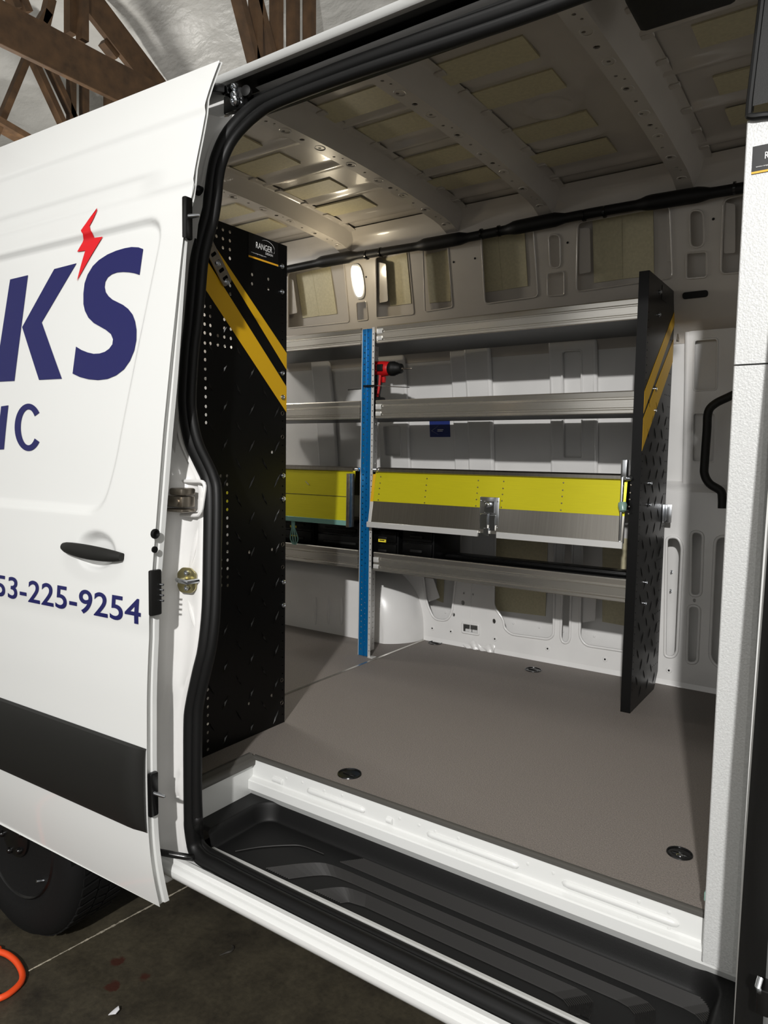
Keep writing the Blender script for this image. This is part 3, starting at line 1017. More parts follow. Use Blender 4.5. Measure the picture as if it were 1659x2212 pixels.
for (px, py) in ((618, 1681), (653, 1690), (700, 1708), (739, 1718), (700, 1733), (739, 1745), (863, 1768), (905, 1783), (940, 1796), (990, 1811), (940, 1824), (988, 1838), (1140, 1866), (1195, 1886), (1380, 1948), (1445, 1971), (1380, 1982), (1445, 2006)):
    p = onY(px, py, 1.482)
    MB().lathe([(.0042, 0), (.0038, .001), (.001, .0016)], (p[0], 1.482, p[2]), (0, -1, 0), 8).build('spot_weld', 'white_paint', RIS)
m = MB().bb((-1.484, 1.24, -.125), (-1.478, 1.486, -.004))
m.build('step_end_plate', 'white_paint', VAN, bevel=.002)

# ------------------------------------------------------------------ cargo floor
lp = [(-3.85, 1.215), (-1.49, 1.215), (-1.49, 1.497), (-.10, 1.497), (-.10, 2.99), (-3.85, 2.99)]
EYES = [(onZ(px, py, 0), rd, px) for px, py, rd in ((755, 1672, .031), (1468, 1844, .026), (940, 1389, .031), (1152, 1447, .032))]
m = MB().sheet([lp] + [circ(e[0][0], e[0][1], e[1], 28) for e in EYES], lambda u, v, w: (u, v, w), -.03)
FLOOR = m.build('cargo_floor', 'floor_vinyl', VAN, smooth=False, label='grey brown textured vinyl cargo floor')
m = MB().sweepx([(1.481, -.008), (1.481, .001), (1.485, .003), (1.493, .003), (1.497, .0005)], -1.478, -.10)
m.build('floor_edging', 'floor_trim', FLOOR, angle=60)
vs_ = []
for y in (1.22, 1.486):
    vs_ += [(-1.468, y, -.022), (-1.466, y, -.006), (-1.475, y, .001), (-1.482, y, .001), (-1.486, y, .006), (-1.498, y, .006), (-1.503, y, .0005)]
MB().add(vs_, [(i, i + 1, i + 8, i + 7) for i in range(6)]).build('floor_edging', 'floor_trim', FLOOR, angle=60)
MB().bb((-1.783, 1.30, 0), (-1.771, 2.99, .0018)).build('floor_joint', 'aluminium', FLOOR, smooth=False, label='thin metal joint strip')
for p, rad, px in EYES:
    mm = MB().lathe([(rad * 1.12, .0004), (rad * 1.08, .003), (rad, .0032), (rad * .95, -.002), (rad * .82, -.012), (rad * .3, -.014), (rad * .28, -.004), (rad * .18, -.002), (.0005, -.002)], (p[0], p[1], .0), (0, 0, 1), 28)
    o = mm.build('lashing_cup', 'black_gloss', FLOOR, label='black recessed lashing cup')
    MB().tube([(p[0] - rad * .8, p[1], -.004), (p[0] - rad * .5, p[1] - rad * .1, 0), (p[0] + rad * .5, p[1] - rad * .1, 0), (p[0] + rad * .8, p[1], -.004)], .004, 8).build('lashing_bar', 'black_gloss', FLOOR)
    if px > 1400:
        MB().lathe([(rad * .34, -.004), (rad * .34, .0015), (rad * .2, .003), (.0005, .0034)], (p[0] + .002, p[1] - .004, 0), (0, 0, 1), 14).build('centre_bolt', 'zinc', FLOOR)

# ------------------------------------------------------------------ far side of the load space
ZS = [0, .3, .78, .95, 1.2, 1.45, 1.7, 1.9]
YS = [3.05, 3.085, 3.07, 3.05, 3.02, 2.975, 2.91, 2.85]
def skin(z): return float(np.interp(z, ZS, YS))
def skin_g(x, z): return skin(z)
m = MB().grid(lambda u, v: (u, skin(v), v), list(np.linspace(-3.9, .6, 3)), list(np.linspace(-.05, 1.42, 31)))
MB().grid(lambda u, v: (u, skin(v), v), list(np.linspace(-3.9, .6, 3)), list(np.linspace(1.42, 1.95, 11))).build('upper_skin', 'shaded_roof_white', VAN)
SKIN = m.build('far_skin', 'inner_paint', VAN, label='outer body skin seen from inside')
def pad(px4, dy=.004, g=skin_g):
    P = [onG(x, y, g) for x, y in px4]
    lo = [(q[0], q[1] - .0005, q[2]) for q in P]
    hi = [(q[0], q[1] - dy, q[2]) for q in P]
    mm = MB().add(lo + hi, [(0, 1, 2, 3), (4, 5, 6, 7), (0, 1, 5, 4), (1, 2, 6, 5), (2, 3, 7, 6), (3, 0, 4, 7)])
    return mm.build('foam_pad', 'foam_pad', SKIN, smooth=False)
def c6(x, y): return (600 + x / 2.765, 420 + y / 2.765)
def c7(x, y): return (1100 + x / 2.968, 380 + y / 2.968)
def c8(x, y): return (600 + x / 2.765, 940 + y / 2.765)
def c9(x, y): return (1100 + x / 2.968, 940 + y / 2.968)
for q in ([(112, 480), (206, 455), (250, 726), (152, 740)], [(207, 455), (315, 432), (356, 714), (251, 727)], [(628, 385), (772, 350), (800, 652), (675, 668)], [(885, 360), (1022, 330), (1036, 638), (908, 650)],
          [(1222, 270), (1318, 250), (1345, 572), (1242, 585)], [(1319, 250), (1476, 225), (1495, 548), (1346, 571)]):
    pad([c6(*t) for t in q])
for q in ([(536, 290), (724, 250), (730, 662), (545, 688)], [(726, 250), (924, 215), (930, 640), (731, 661)]):
    pad([c7(*t) for t in q])
for q in ([(1305, 560), (1615, 600), (1600, 1080), (1300, 1045)], [(955, 700), (1000, 720), (990, 1000), (950, 985)]):
    pad([c8(*t) for t in q])
pad([c9(*t) for t in ((600, 640), (800, 670), (800, 1232), (598, 1195))])

# upper inner panel with cut-outs
def up_y(z): return 2.92 - (z - 1.45) * .12 / .43
def up_g(x, z): return up_y(z)
def uz(px, py):
    p = onG(px, py, up_g)
    return (p[0], p[2])
def hole_px(q, f, r=.012):
    return rnd([uz(*f(*t)) for t in q], r)
UH = [hole_px([(62, 470), (395, 405), (428, 762), (62, 800)], c6), hole_px([(585, 375), (780, 335), (815, 715), (590, 740)], c6), hole_px([(868, 310), (1015, 280), (1046, 675), (880, 700)], c6),
      hole_px([(1215, 235), (1525, 180), (1556, 612), (1238, 655)], c6, .02), hole_px([(470, 645), (530, 638), (540, 748), (475, 756)], c6, .008)]
UH += [hole_px([(255, 375), (325, 375), (330, 590), (262, 590)], c7, .02), hole_px([(247, 625), (352, 612), (355, 765), (247, 772)], c7, .01),
       hole_px([(440, 300), (1030, 190), (1048, 655), (430, 745)], c7, .02), hole_px([(1155, 220), (1245, 220), (1250, 455), (1160, 462)], c7, .025),
       hole_px([(1135, 495), (1265, 485), (1266, 650), (1135, 660)], c7, .01), hole_px([(1375, 150), (1600, 100), (1600, 610), (1355, 632)], c7, .02)]
# repeat towards the rear
UH += [rnd([(-3.2, 1.53), (-2.75, 1.53), (-2.75, 1.8), (-3.2, 1.8)], .02)]
lp = rect(-3.85, 1.44, -.12, 1.875)
m = MB().sheet([lp] + UH, lambda u, v, w: (u, up_y(v) + w, v), .006, None)
for h in UH:
    m.tube([(u, up_y(v) - .001, v) for u, v in h], .0035, 6, closed=True)
m.sweepx([(up_y(1.44), 1.44), (2.925, 1.43), (2.96, 1.40), (2.985, 1.38), (skin(1.36) - .002, 1.36)], -3.85, -.12)
UP = m.build('upper_side_panel', 'shaded_roof_white', VAN, angle=50, label='upper inner side panel with cut outs')
def flange(q, f):
    P = [uz(*f(*t)) for t in q]
    mm = MB().sheet([rnd(P, .008)], lambda u, v, w: (u, up_y(v) + .014 + w, v), .004)
    return mm.build('stiffener', 'shaded_roof_white', UP)
flange([(440, 328), (508, 328), (515, 612), (440, 625)], c7)
flange([(1372, 160), (1445, 175), (1445, 488), (1372, 492)], c7)
flange([(1005, 235), (1045, 225), (1045, 540), (1005, 545)], c7)
flange([(585, 400), (635, 410), (648, 635), (595, 645)], c6)
flange([(55, 500), (80, 505), (105, 705), (55, 715)], c6)
p = uz(1502, 637)
MB().sheet([rnd(rect(p[0] - .045, p[1] - .012, p[0] + .045, p[1] + .012), .011)], lambda u, v, w: (u, up_y(v) - .002 - w, v), .003).build('vent_slot', 'rubber', UP)
for (px, py) in ((980, 566), (1026, 558), (1226, 524), (1541, 473), (791, 598)):
    q = uz(px, py)
    MB().lathe([(.005, .001), (.004, -.001), (.0005, -.0005)], (q[0], up_y(q[1]) - .001, q[1]), (0, 1, 0), 10).build('bore', 'rubber', UP)
# interior lamp
lc = uz(775, 609)
m = MB().sheet([[(lc[0] + .036 * math.copysign(abs(math.cos(t)) ** .75, math.cos(t)), lc[1] + .080 * math.copysign(abs(math.sin(t)) ** .75, math.sin(t))) for t in np.linspace(0, 2 * math.pi, 32, endpoint=False)]], lambda u, v, w: (u, up_y(v) - .002 - w, v), .008)
LAMP = m.build('interior_lamp', 'bright_aluminium', VAN, bevel=.002, label='lit oval interior lamp with clear lens')
def lens(u, v):
    t, r = u, v
    x, z = lc[0] + .029 * r * math.copysign(abs(math.cos(t)) ** .75, math.cos(t)), lc[1] + .070 * r * math.copysign(abs(math.sin(t)) ** .75, math.sin(t))
    return (x, up_y(z) - .010 - .008 * (1 - r * r), z)
MB().grid(lens, list(np.linspace(0, 2 * math.pi, 25)), [.02, .3, .6, .85, 1.0]).build('lamp_lens', 'lamp_lens', LAMP)
ll = bpy.data.lights.new('interior_lamp_light', 'POINT')
ll.energy = 2.0
ll.color = (1.0, .86, .62)
ll.shadow_soft_size = .03
lo = bpy.data.objects.new('interior_lamp_light', ll)
COL.objects.link(lo)
lo.location = (lc[0] - .005, up_y(lc[1]) - .24, lc[1] - .03)

# added fill light with its own fixture, unseen, under the roof near the rear
m = MB().bb((-3.26, 2.0, 1.90), (-3.14, 2.2, 1.925))
L2 = m.build('rear_fill_fixture', 'bright_aluminium', VAN, bevel=.006)
MB().bb((-3.25, 2.01, 1.892), (-3.15, 2.19, 1.8995)).build('lamp_lens', 'lamp_lens', L2, bevel=.003)  # glowing lens of the added fixture
l2 = bpy.data.lights.new('rear_fill_light', 'POINT')
l2.shadow_soft_size = .07
l2.energy = 18
l2.color = (1.0, .97, .92)
lo = bpy.data.objects.new('rear_fill_light', l2)
COL.objects.link(lo)
lo.location = (-3.2, 2.1, 1.80)

# middle pillars
def mid_pillar(x0, x1, z0, z1, recs=(), proud=.03):
    lp_ = rnd(rect(x0, z0, x1, z1), .012)
    mm = MB().sheet([lp_] + [rnd(r_, .012) for r_ in recs], lambda u, v, w: (u, skin(v) - proud + w, v), proud - .002, .06)
    for r_ in recs:
        mm.tube([(u, skin(v) - proud, v) for u, v in rnd(r_, .012)], .004, 6, closed=True)
    for s_ in (x0, x1):
        mm.tube([(s_, skin(v) - proud * .55, v) for v in np.linspace(z0, z1, 8)], proud * .5, 8)
    return mm.build('wall_pillar', 'inner_paint', VAN, angle=50)
def sx(px, py): return onG(px, py, skin_g)
def span(pa, pb, py): return sx(pa, py)[0], sx(pb, py)[0]
a_, b_ = span(686, 720, 850); mid_pillar(a_, b_, .80, 1.40, proud=.022)
a_, b_ = span(826, 884, 950)
r0, r1 = sx(836, 985), sx(868, 920)
mid_pillar(a_, b_, .80, 1.40, [rect(r0[0], r0[2], r1[0], r1[2])], .022)
a_, b_ = span(984, 1016, 850); mid_pillar(a_, b_, .78, 1.40, proud=.02)
a_, b_ = span(1016, 1062, 850); mid_pillar(a_ + .004, b_, .78, 1.40, proud=.03)
a_, b_ = span(1197, 1288, 850)
r0, r1 = sx(1221, 990), sx(1262, 912)
r2, r3 = sx(1221, 838), sx(1262, 757)
mid_pillar(a_, b_, .80, 1.42, [rect(r0[0], r0[2], r1[0], r3[2])], .026)
a_, b_ = span(1487, 1590, 850)
r0, r1 = sx(1497, 998), sx(1548, 892)
r2, r3 = sx(1501, 845), sx(1553, 733)
mid_pillar(a_, b_, .76, 1.40, [rect(r0[0], r0[2], r1[0], r1[2]), rect(r2[0], r2[2], r3[0], r3[2])], .026)
# blue notice on the skin
q = [sx(928, 906), sx(972, 906), sx(972, 944), sx(928, 944)]
x0, x1, z0, z1 = q[0][0], q[1][0], q[2][2], q[0][2]
st = MB().sheet([rect(x0, z0, x1, z1)], lambda u, v, w: (u, skin(v) - .002 - w, v), .0008, .05).build('notice_sticker', 'decal_blue', SKIN, label='dark blue notice sticker with white diamond outline')
cxm, czm = (x0 + x1) / 2, z0 + (z1 - z0) * .35
dm = [(x0 + .012, czm), (cxm, czm + .028), (x1 - .012, czm), (cxm, czm - .022)]
mm = MB().tube([(u, skin(v) - .0055, v) for u, v in dm], .0009, 5, closed=True)
mm.bb((cxm - .012, skin(czm) - .0056, czm + .004), (cxm + .02, skin(czm) - .003, czm + .007)).bb((cxm - .012, skin(czm) - .0056, czm - .003), (cxm + .016, skin(czm) - .003, czm))
ob = mm.build('diamond_print', 'decal_white', SKIN)

# lower inner panel
LY = 2.965
def lz(px, py):
    p = onY(px, py, LY)
    return (p[0], p[2])
ztop = .70
LH = []
cpt = [(-1.412, ztop), lz(1066, 1308), lz(1078, 1325), lz(1088, 1340), lz(1089, 1356), lz(1104, 1370), lz(1185, 1381), lz(1196, 1372), (-1.128, ztop)]
LH.append(rnd(cpt, [.05, .03, .02, .02, .02, .03, .03, .02, .05]))
LH.append(rnd([(-1.083, ztop), lz(1211, 1376), lz(1216, 1388), lz(1226, 1389), lz(1231, 1380), (-1.048, ztop)], [.02, .015, .012, .012, .015, .02]))
LH.append(rnd([lz(1252, 1290)[:1] + (ztop,), lz(1252, 1375), lz(1265, 1394), (-.735, lz(1366, 1409)[1]), (-.72, .2), (-.72, ztop)], [.05, .05, .05, .04, .03, .05]))
LH.append(rnd([(lz(905, 1250)[0] + .0, ztop - .25), lz(922, 1303), lz(938, 1338), lz(966, 1341), lz(977, 1322), (-1.575, ztop)], [.02, .03, .03, .03, .03, .05]))
LH.append(rnd([lz(1440, 1160), lz(1436, 1418), lz(1455, 1420), lz(1463, 1408), lz(1474, 1180), lz(1465, 1160)], [.02, .02, .03, .03, .05, .05]))
LH.append(rnd([lz(1493, 1147), lz(1519, 1150), lz(1514, 1287), lz(1491, 1287)], .022))
LH.append(rnd([lz(1487, 1307), lz(1512, 1310), lz(1506, 1433), lz(1483, 1432)], .022))
LH.append(rnd([lz(1545, 1157), lz(1590, 1160), lz(1580, 1445), lz(1548, 1440), lz(1533, 1420)], .04))
LH.append(rnd([lz(999, 1345), lz(1034, 1350), lz(1034, 1371), lz(999, 1365)], .006))
for (px, py, r_h) in ((1000, 1302, .009), (980, 1328, .007), (1067, 1342, .009), (1500, 1297, .006), (1002, 1281, .004), (1022, 1284, .004)):
    q = lz(px, py)
    LH.append(circ(q[0], q[1], r_h, 10, r_h * 1.3))
lp = rect(-3.85, -.01, -.12, .78)
m = MB().sheet([lp] + LH, lambda u, v, w: (u, LY + w, v), .006)
for h in LH[:9]:
    m.tube([(u, LY - .001, v) for u, v in h], .006, 8, closed=True)
m.sweepx([(LY, .78), (LY + .01, .795), (LY + .05, .80), (skin(.8) - .001, .82)], -3.85, -.12)
m.sweepx([(LY, .02), (LY - .004, .005), (LY - .006, 0)], -1.78, -.12)
m.tube([(lz(1016, 1340)[0], LY - .0005, z) for z in np.linspace(.01, .75, 6)], .0018, 6)
LOW = m.build('lower_side_panel', 'inner_paint', VAN, angle=50, label='lower inner side panel with rounded cut outs')
for (px, py) in ((934, 1357), (974, 1364), (1069, 1380), (1183, 1401), (1307, 1424), (1445, 1448), (865, 1243)):
    q = lz(px, py)
    mm = MB().lathe([(.012, .003), (.012, 0), (.010, -.002), (.004, -.002), (.004, .004), (.0005, .004)], (q[0], LY, q[1]), (0, 1, 0), 14)
    o = mm.build('screw_boss', 'inner_paint', LOW)
    MB().lathe([(.0042, -.0024), (.0005, -.0026)], (q[0], LY, q[1]), (0, 1, 0), 8).build('screw_bore', 'rubber', LOW)
# crumpled tape edge at the foot of the panel
ta, tb = lz(1002, 1390)[0], lz(1070, 1402)[0]
m = MB().grid(lambda u, v: (u, LY - .004 - .012 * abs(math.sin(85 * u + 60 * v)) * (1 - v / .05), .001 + v * (.7 + .3 * math.sin(70 * u))), list(np.linspace(ta, tb, 40)), [0, .01, .02, .03, .04])
m.build('foot_tape', 'inner_paint', LOW)
# slanted flange in the small pocket
q = [lz(*c8(*t)) for t in ((850, 850), (920, 860), (958, 975), (892, 998))]
MB().sheet([rnd(q, .006)], lambda u, v, w: (u, LY + .015 + w, v), .004).build('stiffener', 'inner_paint', LOW)
q = [lz(*c9(*t)) for t in ((455, 1040), (548, 1050), (542, 1195), (460, 1205))]
MB().sheet([rnd(q, .006)], lambda u, v, w: (u, LY + .018 + w, v), .004).build('stiffener', 'inner_paint', LOW)
for (px, py) in (c9(30, 1205), c9(195, 1230), c9(348, 1255), c9(548, 1287), c9(740, 1318), c8(1005, 1058)):
    q = onY(px, py, 3.07)
    MB().lathe([(.006, 0), (.005, -.004), (.002, -.005)], (q[0], skin(q[2]), q[2]), (0, 1, 0), 8).build('weld_dimple', 'inner_paint', SKIN)

# wheel arch inside
AX0, AX1, AY = -2.78, -1.86, 2.775
def arch(u, v):
    # u 0..1 round the arch from front foot over the top, v 0 inner face foot .. 1 at the wall
    t = math.pi * u
    cx_, rx, rz = (AX0 + AX1) / 2, (AX1 - AX0) / 2, .375
    sv = smooth01(np.array([v]))[0]
    k_ = .80 + .20 * sv
    ct = math.cos(t)
    x = cx_ + (rx + .075 * sv) * math.copysign(abs(ct) ** .7, ct) * (k_ + .12 * (1 - sv))
    z = (.255 + .125 * (1 - (1 - v) ** 2)) * math.sin(t) ** .7
    bul = math.sqrt(max(0, 1 - (1 - min(1, v * 1.0)) ** 2))
    y = AY + (LY + .002 - AY) * (v ** 2.2)
    return (x, y, z)
m = MB().grid(arch, list(np.linspace(0, 1, 61)), list(np.linspace(0, 1, 15)))
# inner face
arcs = [arch(u, 0) for u in np.linspace(0, 1, 61)]
def face(u, v):
    a0 = arch(u, 0)
    return (a0[0], AY, a0[2] * v)
m.grid(face, list(np.linspace(0, 1, 61)), list(np.linspace(0, 1, 12)))
ARCH = m.build('wheel_arch', 'inner_paint', VAN, angle=55, label='rounded inner wheel arch cover')
for px in (682, 710, 738):
    p, q = onY(px, 1290, AY), onY(px, 1350, AY)
    MB().tube([(p[0], AY, z) for z in np.linspace(q[2] + .0, p[2], 8)], [.002, .007, .009, .009, .009, .009, .007, .002], 8).build('pressed_rib', 'inner_paint', ARCH)

# ------------------------------------------------------------------ roof
Y0R, Y1R = 1.53, 2.80
def archz(y): return .022 * math.sin(math.pi * min(1, max(0, (y - Y0R) / (Y1R - Y0R))))
BOWS = [-.62, -1.15, -1.58, -2.17, -2.75, -3.3]
ROWS = [(1.765, 1.882), (1.968, 2.084), (2.255, 2.372), (2.462, 2.585)]
BEADS = [1.665, 1.925, 2.17, 2.42, 2.665]
def roofskin(x, y):
    z = 1.972 + archz(y)
    bay1 = -1.13 < x < -.64
    for i, yb_ in enumerate(BEADS):
        a_ = math.exp(-((y - yb_) / .017) ** 2)
        if bay1:
            if i == 2:
                continue
            if i in (1, 3):
                e0, e1 = -1.06, -.79
                msk = smooth01(np.array([(x - e0) / .05]))[0] * smooth01(np.array([(e1 - x) / .05]))[0]
                z -= .014 * a_ * msk
                continue
        z -= .013 * smooth01(np.array([(yb_ + .03 - y) / .035]))[0] * smooth01(np.array([(y - yb_ + .05) / .06]))[0]
    d = math.hypot(x + .888, y - 2.165)
    z -= .012 * math.exp(-((d - .075) / .013) ** 2)
    return z
m = MB().grid(lambda u, v: (u, v, roofskin(u, v)), list(np.linspace(-3.85, .4, 240)), list(np.linspace(Y0R, Y1R, 130)))
ROOF = m.build('roof_skin', 'shaded_roof_white', VAN, angle=60, label='roof skin seen from below with pressed beads')
m = MB().sweepx([(1.398, za + .013), (1.46, za + .05), (1.53, za + .085), (1.65, za + .12), (2.1, za + .15), (2.6, za + .12), (2.75, za + .085), (2.85, za + .03), (2.90, za - .05)], -3.9, .8)
m.build('roof_outer', 'white_paint', VAN)
def roofpad(x0, x1, y0, y1):
    zc = min(roofskin(x, y) for x in (x0, x1) for y in (y0, (y0 + y1) / 2, y1)) - .0005
    def P(u, v): return (u, v, min(roofskin(u, v), zc + .004) - .001)
    MB().bb((x0, y0, zc - .004), (x1, y1, zc + .002)).build('foam_pad', 'foam_pad', ROOF, smooth=False)
for (x0, x1) in ((-1.08, -.805), (-1.51, -1.25), (-2.085, -1.835), (-2.62, -2.36), (-.44, -.17)):
    for (y0, y1) in ROWS:
        if x0 == -.44:
            y0, y1 = y0 + .0, y1
        roofpad(x0, x1, y0, y1)
def bow(X):
    mm = MB()
    holes = []
    ys = np.linspace(1.55, 2.74, 15)
    for i, y in enumerate(ys):
        holes.append(circ(X - .004 + .004 * math.sin(i * 2.1), y, .009 if i % 3 == 0 else .0055, 8))
        if i % 4 == 1:
            holes.append(circ(X + .008, y + .028, .004, 8))
    def zb3(y):
        e = smooth01(np.array([(y - 2.70) / .14]))[0]
        return 1.903 + archz(y) - .025 * e
    mm.sheet([rect(X - .030, 1.50, X + .028, 2.84)] + holes, lambda u, v, w: (u, v, zb3(v) + w), .004, .05)
    yy = list(np.linspace(1.50, 2.84, 40))
    def side(u, v):
        pr = [(X - .056, .062), (X - .043, .060), (X - .030, 0)] if u < 3 else [(X + .028, 0), (X + .062, .056), (X + .072, .062), (X + .095, .062)]
        x_, dz = pr[u] if u < 3 else pr[u - 3]
        return (x_, v, zb3(v) + dz * (1 if v < 2.7 else 1))
    mm.grid(lambda u, v: side(u, v), [0, 1, 2], yy)
    mm.grid(lambda u, v: side(u, v), [3, 4, 5, 6], yy)
    o = mm.build('roof_bow', 'shaded_roof_white', VAN, angle=40, label='perforated roof cross member')
    for y in (1.66, 1.80, 1.94, 2.09, 2.24, 2.40, 2.55, 2.68):
        q = (X + .087, y, zb3(y) + .062)
        MB().bb((q[0] - .022, y - .012, q[2] - .005), (q[0] + .010, y + .012, q[2] + .004)).build('bow_tab', 'shaded_roof_white', o, bevel=.002, seg=1)
    for y in ys[::2]:
        MB().tube([(X + .016 * math.cos(t), y + .02 * math.sin(t), zb3(y) + .0005) for t in np.linspace(0, 2 * math.pi, 14, endpoint=False)], .002, 5, closed=True).build('pressed_ring', 'shaded_roof_white', o)
    return o
for X in BOWS:
    bow(X)
# cove between roof and far wall, and near wall
m = MB().sweepx([(2.74, 1.968), (2.77, 1.945), (2.785, 1.93), (2.80, 1.885), (2.805, 1.87), (2.86, 1.86)], -3.85, .4)
m.build('roof_cove', 'shaded_roof_white', VAN, angle=60)
m = MB().sweepx([(1.56, 1.97), (1.52, 1.95), (1.48, 1.915), (1.455, ms + .05), (ys_ + .03, ms + .0)], -3.85, .4)
m.build('near_cove', 'shaded_roof_white', VAN, angle=60)
# black conduit along the top of the far wall
cp = [(635, 585), (700, 572), (745, 563), (850, 540), (960, 520), (1010, 508), (1120, 487), (1180, 474), (1240, 466), (1400, 440), (1470, 425), (1560, 414), (1620, 402)]
pp, rr = [], []
CY_ = 2.765
for (px, py) in [(520, 608)] + cp:
    q = onY(px, py, CY_)
    pp.append(q)
cz = float(np.mean([q[2] for q in pp[1:]]))
xs_ = np.linspace(-3.2, -.1, 160)
bowx = np.array(BOWS)
pth, rad = [], []
for x in xs_:
    dmin = np.min(np.abs(bowx - .03 - x))
    f_ = smooth01(np.array([(.13 - dmin) / .05]))[0]
    pth.append((x, CY_ - .004 * f_, cz + .004 * math.sin(5 * x)))
    rad.append(.019 + .009 * f_)
m = MB().tube(pth, rad, 12)
CON = m.build('cable_conduit', 'rubber', VAN, angle=60, label='black foam cable conduit along the roof line')
for x in (-2.02, -1.94, -1.42, -1.34, -.98, -.90, -.45, -.37):
    MB().tube([(x - .004, CY_, cz), (x + .004, CY_, cz)], .0225, 12).build('cable_tie', 'black_gloss', CON)

# ------------------------------------------------------------------ grab handle on the far wall
gp = [onY(x, y, 2.86) for x, y in ((1590, 850), (1573, 858), (1545, 872), (1530, 890), (1527, 930), (1522, 1000), (1522, 1025), (1533, 1045), (1556, 1060), (1560, 1075), (1560, 1098))]
m = MB().tube(catmull(gp, 5), .0155, 12)
m.build('grab_handle', 'moulding_plastic', VAN, label='black bent tube grab handle')

# ------------------------------------------------------------------ front pillar at right edge
m = MB()
prof_p = []
for z in np.linspace(-.2, 1.85, 30):
    y = Yp(z) + .075
    prof_p.append([(.6, y, z), (-.055, y, z), (-.066, y + .004, z), (-.07, y + .018, z), (-.098, y + .06, z), (-.11, y + .09, z), (-.135, y + .10, z), (-.14, y + .35, z)])
k = len(prof_p[0])
m.add([p for r in prof_p for p in r], [(i * k + j, (i + 1) * k + j, (i + 1) * k + j + 1, i * k + j + 1) for i in range(len(prof_p) - 1) for j in range(k - 1)])
FP = m.build('front_pillar', 'white_paint', VAN, angle=60, recalc=False)
p = onX(1645, 2155, -.09)
MB().bb((p[0] - .006, p[1] - .012, p[2] - .02), (p[0] + .012, p[1] + .02, p[2] + .02)).build('latch_block', 'black_gloss', FP, bevel=.003)
MB().tube([(p[0] - .002, p[1] - .01, p[2] + .015), (p[0] - .004, p[1] - .02, p[2] + .028), (p[0] - .002, p[1] - .012, p[2] + .038)], .004, 8).build('latch_hook', 'zinc', FP)
_ta, _tb = onY(1632, 1500, 1.2), onY(1600, 2000, 1.2)
def TRX(z): return _ta[0] + (_tb[0] - _ta[0]) * (_ta[2] - z) / (_ta[2] - _tb[2])
m = MB()
rowsb = []
for z in np.linspace(-.15, 1.85, 30):
    y = Yp(z) + .155
    xt = TRX(z)
    rowsb.append([(-.088, y - .05, z), (xt + .012, y - .006, z), (xt, y + .0, z), (xt - .004, y + .16, z)])
m.add([p for r in rowsb for p in r], [(i * 4 + j, (i + 1) * 4 + j, (i + 1) * 4 + j + 1, i * 4 + j + 1) for i in range(29) for j in range(3)])
m.build('pillar_trim', 'black_plastic', VAN, angle=50, recalc=False, label='black trim of the front pillar')

# ------------------------------------------------------------------ rear wheel
m = MB().lathe([(.225, .02), (.24, .008), (.275, .0), (.305, .004), (.33, .018), (.343, .04), (.345, .06), (.345, .18), (.343, .20), (.33, .222), (.30, .235), (.24, .232), (.22, .22)], (WX, 1.165, WZ), (0, 1, 0), 64)
TY = m.build('tyre', 'tyre_rubber', VAN, label='black rear tyre')
for i in range(56):
    t = 2 * math.pi * i / 56
    for (h0, h1, dt) in ((.045, .10, .03), (.105, .145, -.02), (.15, .205, .03)):
        mm = MB()
        pts_ = []
        for r_b in (.3435, .349):
            for (hh_, tt) in ((h0, t), (h1, t + dt), (h1, t + dt + .075), (h0, t + .075)):
                pts_.append((WX + r_b * math.cos(tt), 1.165 + hh_, WZ + r_b * math.sin(tt)))
        if math.sin(t) > .3 or i % 1:
            continue
        mm.add(pts_, [(4, 5, 6, 7), (0, 1, 5, 4), (1, 2, 6, 5), (2, 3, 7, 6), (3, 0, 4, 7)])
        mm.build('tread_block', 'tyre_rubber', TY, smooth=False)
m = MB().lathe([(.226, .022), (.215, .012), (.208, .018), (.200, .045), (.185, .06), (.16, .062), (.135, .045), (.10, .035), (.085, .03), (.08, .01), (.05, .0), (.0005, .0)], (WX, 1.168, WZ), (0, 1, 0), 48)
RIM = m.build('wheel_rim', 'wheel_steel', VAN, label='black steel wheel rim')
for i in range(6):
    t = 2 * math.pi * i / 6 + .3
    MB().lathe([(.011, .03), (.011, -.004), (.006, -.010), (.0005, -.011)], (WX + .062 * math.cos(t), 1.17, WZ + .062 * math.sin(t)), (0, 1, 0), 8).build('wheel_nut', 'black_gloss', RIM)
for i in range(8):
    t = 2 * math.pi * i / 8
    c_ = (WX + .172 * math.cos(t), WZ + .172 * math.sin(t))
    MB().sheet([circ(0, 0, .018, 12, .013)], lambda u, v, w: (c_[0] + u, 1.228 - w, c_[1] + v), .001).build('rim_vent', 'rubber', RIM)
MB().tube([(WX + .195 * math.cos(-.6), 1.19, WZ + .195 * math.sin(-.6)), (WX + .185 * math.cos(-.6), 1.165, WZ + .185 * math.sin(-.6))], .005, 8).build('valve_stem', 'zinc', RIM)
# wheel house behind the tyre
m = MB().grid(lambda u, v: (WX + .41 * math.cos(u), v, WZ + .41 * math.sin(u)), list(np.linspace(.12, math.pi - .12, 30)), [1.13, 1.5])
m.add([(WX - .4, 1.5, -.33), (WX + .4, 1.5, -.33), (WX + .4, 1.5, .05), (WX - .4, 1.5, .05)], [(0, 1, 2, 3)])
m.tube([(WX, 1.4, WZ), (WX, 3.0, WZ)], .06, 12)
m.build('wheel_house', 'black_plastic', VAN)

